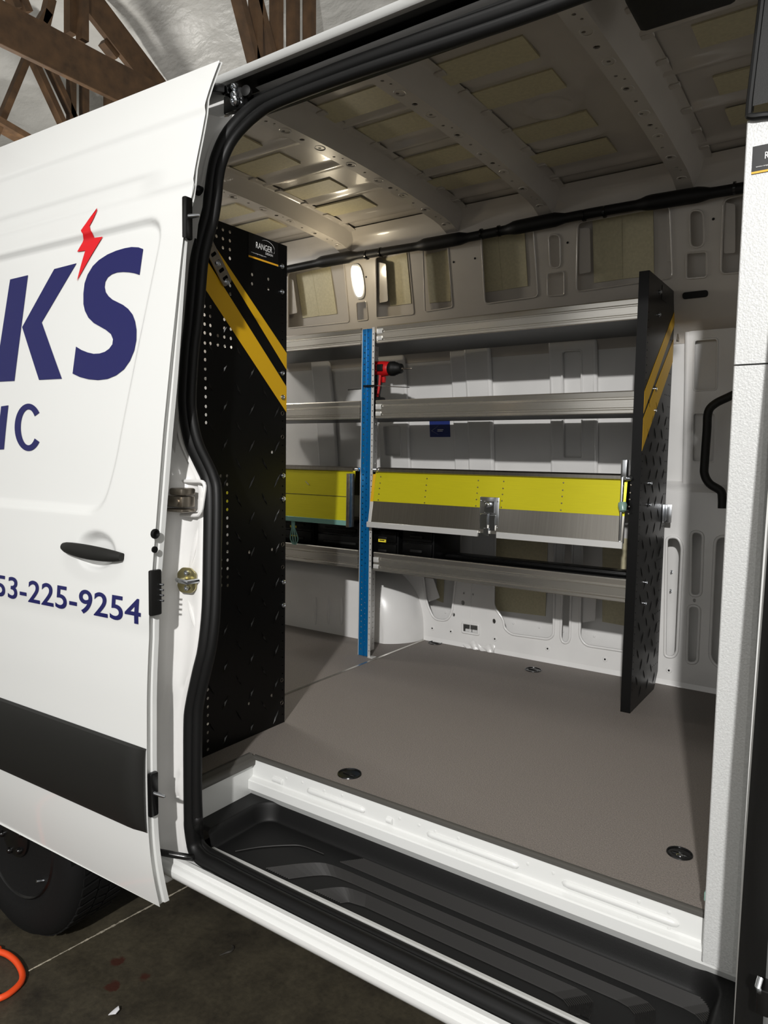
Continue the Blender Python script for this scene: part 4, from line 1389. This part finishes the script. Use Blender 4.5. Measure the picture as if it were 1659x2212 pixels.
# ================================================================== fittings in the load space
def hexbolt(parent, o, axis, r=.006, mtl='zinc', name='bolt'):
    mm = MB().lathe([(r * 1.25, 0), (r * 1.25, .0015), (r, .0015), (r, .005), (r * .6, .006), (r * .55, .004), (.0004, .004)], o, axis, 10)
    return mm.build(name, mtl, parent)
def treads(region_fn, x, y0, y1, z0, z1, sgn, parent, step=.112, wid=.0034):
    """raised lozenge tread on a plate at plane X = x (facing +X)"""
    mm = MB()
    i = 0
    z = z0
    while z < z1:
        j = 0
        y = y0 + (step / 2 if i % 2 else 0)
        while y < y1:
            if region_fn(y, z):
                up = (i % 2 == 0)
                a_ = math.radians(58 if up else -58)
                L, W_, Hh = .0245, wid, wid
                ca, sa = math.cos(a_), math.sin(a_)
                P = [(0, L), (W_, 0), (0, -L), (-W_, 0)]
                P3 = [(x, y + u * math.sin(a_) + v * ca * 1.0 * 0 + v * math.cos(a_), z + v * math.sin(a_) - u * math.cos(a_)) for u, v in P]
                ridge = [(x + Hh, y + v * math.cos(a_), z + v * math.sin(a_)) for v in (L * .45, -L * .45)]
                mm.add(P3 + ridge, [(0, 1, 4), (1, 2, 5), (1, 5, 4), (2, 3, 5), (3, 0, 4), (3, 4, 5)])
            y += step
        z += step / 2
        i += 1
    return mm.build('tread_pattern', 'tread_black', parent, smooth=False, kind='stuff')
def plate_text(s, fn, u0, v0, w, h, parent, material='decal_white', name='lettering', bold=.0, label=None):
    L_, asp_ = text_loops(s, bold)
    L2 = [[(u0 + p[0] * w, v0 + p[1] * h) for p in lp_] for lp_ in L_]
    mm = MB()
    mm.sheet(L2, fn)
    return mm.build(name, material, parent, smooth=False, label=label)
def brand_sticker(fn, u0, v0, w, parent, lab):
    """fn(u, v, w) -> point; sticker is w wide and .56 w high, (u0, v0) lower left"""
    h = w * .56
    o = MB().sheet([rect(u0, v0, u0 + w, v0 + h)], fn, .0006).build('maker_sticker', 'decal_black', parent, smooth=False, label=lab)
    f2 = lambda u, v, w_: fn(u, v, .0012)
    plate_text('RANGER', f2, u0 + w * .24, v0 + h * .47, w * .55, h * .25, parent, bold=.0)
    plate_text('DESIGN', f2, u0 + w * .56, v0 + h * .33, w * .25, h * .09, parent, bold=.0)
    mm = MB()
    ap = []
    for t in np.linspace(0, 1, 14):
        ang = math.radians(125 - 150 * t)
        ap.append((u0 + w * (.60 + .27 * math.cos(ang)), v0 + h * (.62 + .30 * math.sin(ang)), .002 + .012 * t))
    for i in range(13):
        (ua, va, ta), (ub, vb, tb) = ap[i], ap[i + 1]
        mm.add([f2(ua, va, 0), f2(ub, vb, 0), f2(ub, vb - tb * h * 2.2, 0), f2(ua, va - ta * h * 2.2, 0)], [(0, 1, 2, 3)])
    mm.build('swoosh', 'decal_white', parent, smooth=False)
    plate_text('www.rangerdesign.com', f2, u0 + w * .08, v0 + h * .20, w * .5, h * .06, parent, bold=0)
    MB().sheet([rect(u0, v0 + .0, u0 + w, v0 + h * .075)], f2).build('sticker_line', 'decal_yellow', parent, smooth=False)
    return o

# ------------------------------------------------------------------ near shelving unit (black end panel at left)
NS = thing('shelving_unit', 'black steel shelving unit behind the open door with broad yellow diagonal stripes', 'shelving unit', (-1.9, 1.55, 0))
PX = -1.59
NY0, NY1, NZ1 = 1.352, 1.743, 1.567
def ny(px, py):
    p = onX(px, py, PX)
    return (p[1], p[2])
HO = []
def hp_(px, py, r=.0052):
    q = ny(px, py)
    HO.append(circ(q[0], q[1], r, 8))
for y in (640, 661, 680, 700, 719, 741, 759, 777, 797, 818, 838, 857, 878, 896, 913): hp_(441.5 + (y - 640) * .015, y)
for y in (663, 683, 703, 722, 742): hp_(455, y)
for (x, y) in ((471, 725), (471, 745), (485, 690), (485, 709), (485, 728), (486, 748), (499, 711), (499, 731), (500, 750), (468, 491), (482, 496), (497, 501), (468, 510), (482, 515.5), (497, 520), (482, 535), (497, 539), (497, 558), (545, 593), (545, 613), (580, 603), (580, 624), (497.5, 617), (498, 635), (588, 977), (539, 1193), (588, 1187), (587, 1502), (538, 1520)): hp_(x, y)
for i in range(14):
    y = 1028 + i * 18.2
    hp_(477 + i * .1, y)
    hp_(491 + i * .1, y)
for i in range(11): hp_(449.5, 1435 + 18.4 * i)
for i in range(56):
    y = 575 + i * 17.6
    if y < 1560:
        q = ny(610.5, y)
        HO.append(circ(q[0], q[1], .0032, 6))
lp = [(NY0, 0.0), (NY1, 0.0), (NY1, NZ1), (NY0, NZ1)]
# keep only holes inside and apart
def clean(hs, lo, hi):
    out, cs = [], []
    for h in hs:
        c_ = np.mean(np.array(h), 0)
        r_h = max(p[0] for p in h) - c_[0]
        if c_[0] - r_h < lo[0] + .003 or c_[0] + r_h > hi[0] - .003 or c_[1] - r_h < lo[1] + .003 or c_[1] + r_h > hi[1] - .003:
            continue
        if any(np.hypot(*(c_ - d_2)) < r_h + r2 + .002 for d_2, r2 in cs):
            continue
        cs.append((c_, r_h))
        out.append(h)
    return out
HO = clean(HO, (NY0, 0), (NY1, NZ1))
m = MB().sheet([lp] + HO, lambda u, v, w: (PX - w, u, v), .002)
m.bb((PX - .038, NY1 - .002, 0), (PX - .001, NY1, NZ1)).bb((PX - .038, NY0, 0), (PX - .001, NY0 + .002, NZ1)).bb((PX - .038, NY0, NZ1 - .002), (PX - .001, NY1, NZ1))
NP = m.build('end_panel', 'black_powder', NS, smooth=False, label='black tread plate end panel')
# stripes
def stripe(q, name='yellow_band'):
    P = [ny(*t) for t in q]
    # extend to the near edge of the panel
    def ext(a_, b_): 
        t = (NY0 - b_[0]) / (a_[0] - b_[0])
        return (NY0, b_[1] + (a_[1] - b_[1]) * t)
    ta, tb = ext(P[0], P[1]), ext(P[3], P[2])
    loop_ = [tb, (NY1, P[2][1]), (NY1, P[1][1]), ta]
    loop_ = [(u, min(v, NZ1)) for u, v in loop_]
    MB().sheet([loop_], lambda u, v, w: (PX + .0006 + w, u, v), .0006).build(name, 'yellow_stripe', NP, smooth=False)
    return loop_
s1 = stripe([(497.5, 560), (616.6, 763), (616.6, 799), (472.5, 560)])
s2 = stripe([(486.6, 627), (616.6, 835.6), (616.6, 890.5), (438.9, 618.6)])
def reg(y, z):
    # lozenges below the lower stripe, clear of the edges and perforated columns
    t = (y - NY0) / (NY1 - NY0)
    zs2 = s2[0][1] + (s2[1][1] - s2[0][1]) * t
    if z > zs2 - .03 or z > 1.33: return False
    if y > NY1 - .022 or y < NY0 + .035: return False
    if z > .40 and z < .80 and y < 1.50: return False
    return True
treads(reg, PX, NY0 + .012, NY1, .03, 1.36, 1, NP)
for (px, py) in ((608.5, 575.5), (608.5, 630.5), (609, 806), (609.5, 858), (611, 1027.5), (611.5, 1077.5), (611.5, 1257), (611.5, 1307)):
    q = ny(px, py)
    hexbolt(NP, (PX + .001, q[0], q[1]), (1, 0, 0), .0065)
for (px, py) in ((610, 893), (610, 944), (610.5, 1176), (610.5, 1225), (608.5, 1469), (608.5, 1518)):
    q = ny(px, py)
    MB().tube([(PX + .0006, q[0] + .0062 * math.cos(t), q[1] + .0062 * math.sin(t)) for t in np.linspace(0, 2 * math.pi, 14, endpoint=False)], .0007, 5, closed=True).build('hole_rim', 'dull_steel', NP)
q0 = ny(536, 549)
q1 = ny(600, 572)
brand_sticker(lambda u, v, w: (PX + .0008 + w, u, v), q0[0], q0[1] - .008, (q1[0] - q0[0]) * 1.0, NP, 'maker sticker with white lettering and yellow line')
# slotted steel strap bolted over the stripes
pa, pb = np.array(ny(432, 500)), np.array(ny(489, 615))
tv = (pb - pa) / np.linalg.norm(pb - pa)
nv2 = np.array([-tv[1], tv[0]])
Ls = np.linalg.norm(pb - pa)
W_ = .020
def strap_pt(u, v): return tuple(pa + tv * u + nv2 * v)
loop_ = rnd([strap_pt(0, -W_), strap_pt(Ls, -W_), strap_pt(Ls, W_), strap_pt(0, W_)], .012)
sl_ = []
for i in range(int(Ls / .024)):
    u = .02 + i * .024
    if u < Ls - .012:
        sl_.append(rnd([strap_pt(u - .005, -.011), strap_pt(u + .005, -.011), strap_pt(u + .005, .011), strap_pt(u - .005, .011)], .004, 3))
STP = MB().sheet([loop_] + sl_, lambda u, v, w: (PX + .006 + w, u, v), .003).build('slotted_strap', 'dull_steel', NP, smooth=False, label='grey slotted steel strap')
for (px, py) in ((466.5, 570), (485.5, 610)):
    q = ny(px, py)
    hexbolt(NP, (PX + .009, q[0], q[1]), (1, 0, 0), .0075)
# shelves of the near unit, running to the rear
for z in (.42, .80, 1.15, 1.45):
    m = MB().bb((-2.75, NY0 + .004, z), (PX - .04, NY1 - .004, z + .002)).bb((-2.75, NY1 - .006, z - .01), (PX - .04, NY1 - .003, z + .06))
    m.build('shelf', 'aluminium', NS, smooth=False)
MB().bb((-2.79, NY0, 0), (-2.75, NY1, NZ1)).build('far_end_panel', 'black_powder', NS, smooth=False)

# ------------------------------------------------------------------ far shelving unit
FS = thing('shelving_unit', 'aluminium shelving unit along the far wall with blue upright and yellow flap doors', 'shelving unit', (-1.5, 2.7, 0))
EX = -.665
FY0, FY1, FZ1 = 2.54, 2.925, 1.545
def fy(px, py):
    p = onX(px, py, EX)
    return (p[1], p[2])
# right end panel
HO2 = []
def hq(px, py, r=.004):
    q = fy(px, py)
    HO2.append(circ(q[0], q[1], r, 6))
for i in range(34):
    for j in range(2 if i % 5 else 4):
        yy_ = FY1 - .018 - j * .025
        zz_ = .1 + i * .042
        HO2.append(circ(yy_, zz_, .0035, 6))
for i in range(58):
    HO2.append(circ(FY0 + .014, .03 + i * .0255, .003, 6))
lp = [(FY0, 0), (FY1 - .05, 0), (FY1, .06), (FY1, 1.43), (FY1 - .005, FZ1 - .01), (FY1 - .012, FZ1), (FY0, FZ1)]
HO2 = clean(HO2, (FY0, 0.02), (FY1, 1.42))
m = MB().sheet([lp] + HO2, lambda u, v, w: (EX - w, u, v), .002)
m.bb((EX - .034, FY0 - .001, 0), (EX - .0005, FY0 + .001, FZ1)).bb((EX - .034, FY0, FZ1 - .002), (EX - .0005, FY1 - .02, FZ1))
FP2 = m.build('end_panel', 'black_powder', FS, smooth=False, label='black tread plate end panel')
def fstripe(P):
    P = [(max(FY0, min(FY1, u)), v) for u, v in P]
    MB().sheet([P], lambda u, v, w: (EX + .0006 + w, u, v), .0006).build('yellow_band', 'yellow_stripe', FP2, smooth=False)
def line_at(a_, b_, y): return a_[1] + (b_[1] - a_[1]) * (y - a_[0]) / (b_[0] - a_[0])
for (l0, l1, r0, r1) in (((1413, 789), (1413, 826), (1471, 634), (1471, 660)), ((1408.5, 853), (1407.5, 912), (1471, 690), (1471, 728))):
    A0_, A1_, B0_, B1_ = fy(*l0), fy(*l1), fy(*r0), fy(*r1)
    fstripe([(FY0, line_at(A1_, B1_, FY0)), (FY1, line_at(A1_, B1_, FY1)), (FY1, line_at(A0_, B0_, FY1)), (FY0, line_at(A0_, B0_, FY0))])
def reg2(y, z): return FY0 + .035 < y < FY1 - .035 and z < 1.12
treads(reg2, EX, FY0 + .02, FY1, .05, 1.12, 1, FP2, .10, .0019)
for (px, py) in ((1425, 631), (1423, 680), (1415, 840), (1414, 887), (1404, 1044), (1402, 1090), (1394, 1258), (1392, 1303), (1469, 859), (1467, 902), (1460, 1042), (1457, 1084), (1449, 1235), (1447, 1276)):
    q = fy(px, py)
    hexbolt(FP2, (EX + .001, q[0], q[1]), (1, 0, 0), .0065)
q = fy(1432, 617)
MB().sheet([rect(q[0] - .01, q[1] - .05, q[0] + .07, q[1])], lambda u, v, w: (EX + .0006 + w, u, v), .0006).build('maker_sticker', 'decal_black', FP2, smooth=False)
plate_text('RANGER', lambda u, v, w: (EX + .0016, u, v), q[0], q[1] - .03, .055, .014, FP2, material='floor_trim')
# bracket tying the panel to the wall
p = onY(1460, 1110, 2.90)
m = MB().bb((EX + .001, p[1] - .004, p[2] - .035), (EX + .030, p[1], p[2] + .035)).bb((EX + .001, p[1] - .03, p[2] - .035), (EX + .004, p[1], p[2] + .035))
m.build('wall_bracket', 'zinc', FS, bevel=.001)
# strap near the top
pa, pb = np.array(fy(1471, 655)), np.array(fy(1461, 735))
MB().bar((EX + .006, pa[0], pa[1]), (EX + .006, pb[0], pb[1]), .004, .03, (0, 1, 0)).build('slotted_strap', 'dull_steel', FP2, smooth=False)

# shelves: extruded lip profile (y, z from top of lip)
def lip_prof(y, z0, z1):
    h = z1 - z0
    return [(y + .004, z0 + .004), (y - .002, z0), (y - .005, z0 + .003), (y - .005, z0 + h * .15), (y + .001, z0 + h * .20), (y + .001, z0 + h * .25), (y - .004, z0 + h * .28), (y - .005, z0 + h * .60), (y + .001, z0 + h * .65), (y + .001, z0 + h * .70), (y - .003, z0 + h * .74), (y - .005, z1 - .004), (y - .003, z1), (y + .006, z1), (y + .009, z1 - .006), (y + .006, z1 - .01)]
SHX0, SHX1 = -2.75, EX - .036
LV = [(1.386, 1.459), (1.063, 1.143), (.394, .478)]
for i, (z0, z1) in enumerate(LV):
    m = MB().bb((SHX0, 2.552, z0 + .006), (SHX1, 2.915, z0 + .010))
    m.bb((SHX0, 2.913, z0 + .006), (SHX1, 2.917, z0 + .035))
    SH = m.build('shelf', 'dark_deck', FS, smooth=False)
    for (x0, x1) in ((SHX0, -1.886), (-1.800, SHX1)):
        MB().sweepx(lip_prof(2.55, z0, z1), x0, x1, closed=True, caps=True).build('shelf_lip', 'aluminium', SH, smooth=False, label='extruded aluminium lip')
    if i < 3:
        MB().bb((-1.798, 2.541, z0 + .012), (-1.772, 2.546, z0 + .030)).build('lip_clip', 'bright_aluminium', SH, bevel=.001)
        MB().bb((-1.798, 2.541, z0 + .040), (-1.772, 2.546, z0 + .062)).build('lip_clip', 'bright_aluminium', SH, bevel=.001)
# upright
UX0, UX1, UY, UZ = -1.874, -1.822, 2.545, 1.452
HU = []
for i in range(56):
    z = .03 + i * .0254
    HU.append(circ(UX0 + .011, z, .0036, 6))
    HU.append(circ(UX0 + .030, z + .012, .0026, 6))
m = MB().sheet([rect(UX0, .002, UX1, UZ)] + clean(HU, (UX0, 0), (UX1, UZ)), lambda u, v, w: (u, UY + w, v), .003)
UPR = m.build('upright', 'blue_anodised', FS, smooth=False, label='blue anodised perforated upright')
m = MB().bb((UX0 + .023, UY - .004, .002), (UX0 + .029, UY + .001, UZ))
m.build('upright_rib', 'blue_anodised', UPR, bevel=.0015)
HU = [circ(.007, .03 + i * .0254, .0032, 6) for i in range(56)]
MB().sheet([rect(0, .002, .013, UZ + .004)] + HU, lambda u, v, w: (UX1 + u + .0005, UY - .004 + w, v), .003).build('side_flange', 'bright_aluminium', UPR, smooth=False, label='white perforated flange strip')
HW = [circ(.018 + .028 * j, .03 + i * .0254, .0036, 6) for i in range(56) for j in range(4)]
MB().sheet([rect(0, .002, .115, UZ)] + HW, lambda u, v, w: (UX0 + .0005 + w, UY + .003 + u, v), .002).build('side_web', 'bright_aluminium', UPR, smooth=False)
MB().bb((UX0 - .003, UY - .002, .002), (UX0 - .0005, UY + .03, UZ)).build('left_flange', 'bright_aluminium', UPR, smooth=False)
MB().bb((UX1 + .005, UY - .012, .0), (UX1 + .032, UY + .02, .004)).build('foot_plate', 'bright_aluminium', UPR, bevel=.001)
# locker box with flap doors
LZ1, LZ0 = .842, .606
m = MB().bb((SHX0, 2.56, LZ1 - .004), (SHX1, 2.915, LZ1)).bb((SHX0, 2.905, .70), (SHX1, 2.909, LZ1))
LOCK = m.build('locker_top', 'dark_deck', FS, smooth=False)
def flap(x0, x1, name, full, seamz=None):
    def fp(u, v, w):
        t = (LZ1 - v) / (LZ1 - LZ0)
        return (u, 2.545 - .038 * t - w, v)
    o = MB().sheet([rect(x0, LZ0, x1, LZ1 - .008)], fp, .003).build('flap_door', 'yellow_anodised' if full else 'aluminium_sheet', FS, smooth=False, label='yellow flap door' if full else 'aluminium flap door with yellow upper band')
    if not full:
        zy = .705
        MB().sheet([rect(x0, zy, x1, LZ1 - .012)], lambda u, v, w: fp(u, v, .0032 + w), .001).build('yellow_skin', 'yellow_anodised', o, smooth=False)
        MB().sheet([rect(x0 - .012, zy - .002, x0 + .002, LZ1 - .02)], lambda u, v, w: fp(u, v, .001 + w), .004).build('edge_fold', 'yellow_stripe', o, smooth=False)
        MB().sheet([rect(x0 - .012, LZ0, x0 + .002, zy - .002)], lambda u, v, w: fp(u, v, .001 + w), .004).build('edge_fold', 'bright_aluminium', o, smooth=False)
    else:
        MB().sheet([rect(x0, .716, x1, .7185)], lambda u, v, w: fp(u, v, .003 + w), .0012).build('door_seam', 'moulding_plastic', o, smooth=False)
        MB().tube([fp(-2.185, .778, .004), fp(-2.160, .762, .006)], .002, 6).build('scratch_nib', 'dull_steel', o)
    return o, fp
D1, fp1 = flap(-1.790, EX - .043, 'a', False)
D2, fp2 = flap(SHX0, -1.902, 'b', True)
# bottom lips (the right one has a notch under the latch)
lx = onY(1056, 1130, 2.51)[0]
for (x0, x1) in ((-1.803, lx - .040), (lx + .040, EX - .040)):
    MB().sheet([rect(x0, LZ0 - .014, x1, LZ0 + .010)], lambda u, v, w: (u, 2.503 - w, v), .010).build('bottom_lip', 'bright_aluminium', D1, bevel=.001, seg=1)
mat('teal_edge', (120, 165, 155), 0.35, 0.3)
MB().bb((SHX0, 2.496, LZ0 - .016), (-1.905, 2.507, LZ0 + .006)).build('bottom_lip', 'teal_edge', D2, bevel=.001, seg=1)
MB().bb((-1.914, 2.49, LZ0 - .022), (-1.897, 2.53, LZ1 - .02)).build('door_end', 'dull_steel', D2, bevel=.002)
# top edge strips
MB().sweepx([(2.535, LZ1 - .012), (2.530, LZ1 - .008), (2.530, LZ1 + .004), (2.538, LZ1 + .010), (2.56, LZ1 + .010), (2.56, LZ1 - .004)], -1.775, EX - .05, closed=True, caps=True).build('hinge_rail', 'aluminium_sheet', LOCK, smooth=False)
MB().sweepx([(2.535, LZ1 - .012), (2.530, LZ1 - .008), (2.530, LZ1 + .004), (2.538, LZ1 + .010), (2.56, LZ1 + .010), (2.56, LZ1 - .004)], SHX0, -1.91, closed=True, caps=True).build('hinge_rail', 'aluminium_sheet', LOCK, smooth=False)
for (x, z) in ((-1.792, LZ1), (-1.893, LZ1), (EX - .046, LZ1 - .004)):
    MB().lathe([(.008, 0), (.008, .02), (.004, .022)], (x, 2.53, z - .002), (1, -.2, 0), 12).build('hinge_pivot', 'zinc', LOCK)
# rivets
for cxp in ((821, 1030), (921, 1034), (1032, 1038), (1087, 1040), (1216, 1043), (1362, 1048)):
    for dz in (0, -.027, -.05, -.075, -.10):
        q = onY(cxp[0], cxp[1], 2.53)
        P = fp1(q[0], q[2] + dz, .0045)
        MB().lathe([(.0032, 0), (.0026, .0016), (.0004, .002)], P, (0, -1, 0), 8).build('rivet', 'dull_steel', D1)
# latch
lzc = onY(1056, 1110, 2.51)[2]
P = fp1(lx, lzc, .004)
m = MB().bb((lx - .042, P[1] - .006, lzc - .062), (lx + .042, P[1], lzc + .066))
LT = m.build('latch', 'zinc', D1, bevel=.005, label='bright zinc paddle latch')
for args in (('latch_cup', (lx - .032, -.009, -.052), (lx + .032, -.005, .056)),):
    pass
m = MB().bb((lx - .034, P[1] - .016, lzc - .060), (lx - .002, P[1] - .006, lzc + .0)).bb((lx + .004, P[1] - .014, lzc - .064), (lx + .030, P[1] - .006, lzc - .004))
m.bb((lx - .016, P[1] - .020, lzc - .085), (lx + .006, P[1] - .006, lzc - .055)).bb((lx - .02, P[1] - .012, lzc + .004), (lx + .024, P[1] - .006, lzc + .05))
m.lathe([(.010, 0), (.010, .014), (.006, .016)], (lx, P[1] - .012, lzc + .036), (0, -1, 0), 14)
for (dx, dz) in ((-.036, .05), (.036, .05), (-.036, -.052), (.036, -.052)):
    m.lathe([(.004, 0), (.003, .003)], (lx + dx, P[1] - .006, lzc + dz), (0, -1, 0), 8)
for o_ in (m,):
    o_.v = [tuple(v) for v in o_.v]
lt2 = m.build('latch_paddle', 'zinc', D1, bevel=.002, seg=1)
# gas strut and stay at the right end of the locker
m = MB().bb((EX - .060, 2.51, LZ1 - .01), (EX - .040, 2.55, LZ1 + .06)).bb((EX - .056, 2.50, LZ0 - .0), (EX - .048, 2.545, LZ1))
STY = m.build('door_stay', 'zinc', FS, bevel=.002)
MB().lathe([(.014, 0), (.016, .01), (.012, .03), (.004, .034)], (EX - .05, 2.51, LZ1 - .09), (.2, -.3, -1), 10).build('stay_cover', 'clear_poly', STY)
# cord hanging at the left locker
m = MB()
for j in range(4):
    x = -2.26 + j * .006
    m.tube(catmull([(x, 2.52, LZ0 - .01), (x + .006, 2.515, LZ0 - .05), (x - .008 + .01 * j, 2.52, LZ0 - .10), (x + .004, 2.525, LZ0 - .13)], 5), .003, 6)
tag(m.build('green_strap', 'teal_edge'), 'loose green plastic strap hanging under the left yellow door', 'strap')

# ------------------------------------------------------------------ parts cases on the lowest shelf
def case(x0, x1, y0, y1, z0, z1, label, labels):
    c_ = thing('parts_case', label, 'storage case', ((x0 + x1) / 2, (y0 + y1) / 2, z0), 'black storage cases on the lowest shelf')
    MB().bb((x0, y0 + .012, z0), (x1, y1, z1)).build('case_body', 'black_powder', c_, bevel=.004)
    n = 3
    hz = (z1 - z0) / n
    for i in range(n):
        dr = MB().bb((x0 + .006, y0, z0 + hz * i + .004), (x1 - .006, y0 + .014, z0 + hz * (i + 1) - .004)).build('drawer', 'black_powder', c_, bevel=.003)
        MB().bb((x0 + .05, y0 - .008, z0 + hz * i + hz * .3), (x1 - .05, y0 + .002, z0 + hz * i + hz * .5)).build('drawer_pull', 'black_plastic', dr, bevel=.002)
    for (px, py) in labels:
        q = onY(px, py, y0 - .001)
        lb = MB().bb((q[0] - .020, y0 - .004, q[2] - .008), (q[0] + .020, y0 - .0008, q[2] + .008)).build('drawer_label', 'label_yellow', c_, smooth=False, label='small yellow label')
        MB().bb((q[0] - .013, y0 - .0046, q[2] - .002), (q[0] + .013, y0 - .004, q[2] + .002)).build('label_print', 'decal_black', lb, smooth=False)
ZD = LV[2][0] + .0101
case(-2.48, -2.20, 2.60, 2.85, ZD, ZD + .20, 'black drawer case with two yellow labels left of the blue upright', [(634, 1136), (634, 1159)])
case(-2.19, -1.90, 2.62, 2.87, ZD, ZD + .19, 'black unlabelled drawer case just left of the blue upright', [])
case(-1.845, -1.70, 2.58, 2.83, ZD, ZD + .17, 'black drawer case with one yellow label right of the blue upright', [(826, 1167)])
case(-1.69, -1.53, 2.60, 2.85, ZD, ZD + .19, 'black unlabelled case farthest right on the lowest shelf', [])
m = MB().bb((-1.52, 2.70, ZD), (EX - .05, 2.78, ZD + .075))
m.bb((-1.52, 2.69, ZD + .058), (EX - .05, 2.70, ZD + .072))
tag(m.build('long_divider', 'black_powder', bevel=.003), 'long low black divider lying behind the lowest shelf lip', 'divider')

# ------------------------------------------------------------------ drill on the middle shelf
dy = 2.64
zsh = LV[1][0] + .0101
def dq(px, py): return onY(px, py, dy)
DR = thing('power_drill', 'red and black cordless drill standing on the middle shelf by the blue upright', 'drill', (-1.80, dy, zsh))
c0 = dq(822, 795)
ct = dq(885, 803)
ax_z = c0[2] - .004
m = MB().lathe([(.010, -.075), (.030, -.070), (.034, -.03), (.034, .02), (.031, .045), (.026, .055)], (c0[0], dy, ax_z), (1, 0, -.04), 20)
m.build('motor_housing', 'drill_red', DR)
for i in range(5):
    MB().bb((c0[0] - .045 + i * .009, dy - .036, ax_z - .012), (c0[0] - .041 + i * .009, dy - .030, ax_z + .018)).build('vent_slat', 'black_plastic', DR)
MB().bb((c0[0] + .004, dy - .037, ax_z - .014), (c0[0] + .034, dy - .028, ax_z + .016)).build('name_plate', 'black_plastic', DR, bevel=.002)
MB().lathe([(.027, .050), (.032, .056), (.032, .075), (.028, .080), (.028, .088), (.024, .094), (.021, .112), (.012, .118)], (c0[0], dy, ax_z), (1, 0, -.04), 20).build('gearbox_collar', 'black_plastic', DR)
MB().lathe([(.008, .116), (.007, .122), (.0032, .124), (.0032, .16), (.0005, .165)], (c0[0], dy, ax_z - .001), (1, 0, -.04), 10).build('drill_bit', 'dull_steel', DR)
hp2 = [(c0[0] - .008, dy, ax_z - .025), (c0[0] - .012, dy, ax_z - .07), (c0[0] - .02, dy, ax_z - .11), (c0[0] - .026, dy, ax_z - .135)]
MB().tube(catmull(hp2, 4), [.020] * 4 + [.018] * 5 + [.021] * 4, 12).build('grip', 'black_plastic', DR)
MB().tube([(q[0] + .016, dy - .012, q[2]) for q in [Vector(p) for p in hp2]], .006, 8).build('grip_edge', 'drill_red', DR)
MB().bb((c0[0] + .012, dy - .008, ax_z - .062), (c0[0] + .026, dy + .008, ax_z - .036)).build('trigger', 'drill_red', DR, bevel=.003)
MB().bb((c0[0] - .085, dy - .038, zsh), (c0[0] + .020, dy + .038, zsh + .012)).bb((c0[0] - .08, dy - .034, zsh + .012), (c0[0] + .008, dy + .034, ax_z - .125)).build('battery', 'black_plastic', DR, bevel=.006)
# long bit fastened across the upright
zr = onY(790, 834, 2.53)[2]
m = MB().tube([onY(752, 842, 2.60), onY(786, 840, 2.585)], .0028, 6)
pA, pB, pC = onY(785, 834, 2.536), onY(814, 833, 2.534), onY(833, 834, 2.534)
RD = thing('cable_tie', 'thin black tie round the blue upright with silver tail sticking out', 'cable tie', (pA[0], 2.54, pA[2]))
m.build('black_tail', 'black_gloss', RD)
MB().bar(pA, pB, .004, .007).build('tie_band', 'black_gloss', RD, smooth=False)
MB().tube([pB, onY(822, 833.5, 2.53), onY(845, 835, 2.53), onY(866, 836, 2.53)], .0022, 6).build('silver_tail', 'zinc', RD)
MB().tube([onY(866, 836, 2.53), onY(884, 837, 2.53)], .0018, 6).build('black_tip', 'black_gloss', RD)

# ------------------------------------------------------------------ bulkhead at the right
BH = thing('bulkhead_partition', 'pale grey textured steel bulkhead partition at the right edge', 'partition', (-.2, 1.47, 0))
def edge_x(z): return -.222
pz0, pz1 = -.082, 1.505
def post(z):
    return [(-.2215, 1.478, z), (-.222, 1.452, z), (-.220, 1.450, z), (-.168, 1.450, z), (-.160, 1.454, z), (-.132, 1.500, z), (-.132, 1.51, z)]
m = MB()
zsq = [pz0 + .02, 1.083]
def seg(za_, zb_, nm):
    r0_, r1_ = post(za_), post(zb_)
    k_ = len(r0_)
    mm = MB().add(r0_ + r1_, [(j, j + 1, k_ + j + 1, k_ + j) for j in range(k_ - 1)])
    mm.add([r0_[0], r0_[1], r0_[3], r0_[5], r0_[6]], [(0, 1, 2, 3, 4)])
    mm.add([r1_[0], r1_[1], r1_[3], r1_[5], r1_[6]], [(0, 1, 2, 3, 4)])
    return mm.build(nm, 'silver_texture', BH, smooth=False, bevel=0)
seg(-.078, 1.0755, 'lower_post')
seg(1.0785, 1.508, 'upper_post')
m = MB().bb((-.222, 1.478, 0), (-.218, 2.94, 1.50))
m.build('bulkhead_sheet', 'silver_texture', BH, smooth=False)
m = MB()
r0_, r1_ = post(1.53), post(1.90)
r0_ = [(p[0] + (.006 if p[0] < -.2 else 0), p[1] - .004, p[2]) for p in r0_]
r1_ = [(p[0] + (.02 if p[0] < -.2 else 0), p[1] + .02, p[2]) for p in r1_]
k_ = len(r0_)
m.add(r0_ + r1_, [(j, j + 1, k_ + j + 1, k_ + j) for j in range(k_ - 1)])
m.build('upper_trim', 'black_plastic', BH, smooth=False, label='black trim closing the top of the bulkhead')
MB().tube(catmull([(-.2, 1.47, 1.90), (-.216, 1.452, 1.60), (-.219, 1.446, 1.525), (-.215, 1.444, 1.512), (-.19, 1.444, 1.508), (-.155, 1.45, 1.502), (-.13, 1.50, 1.498)], 5), .006, 8).build('edge_piping', 'rubber', BH, label='shiny black edge piping')
q = onY(1623, 377, 1.449)
brand_sticker(lambda u, v, w: (u, 1.449 - w, v), q[0], q[2], .085, BH, 'maker sticker cut by the picture edge')
MB().bb((-.2245, 1.452, .045), (-.2205, 1.462, .062)).build('edge_tab', 'clear_poly', BH, bevel=.001)
# black roof console seen at the top right
p = onZ(1465, 5, 1.93)
m = MB().bb((p[0] - .09, p[1] - .12, 1.90), (p[0] + .12, p[1] + .03, 1.96))
m.build('roof_console', 'black_plastic', VAN, bevel=.015, label='black roof console')
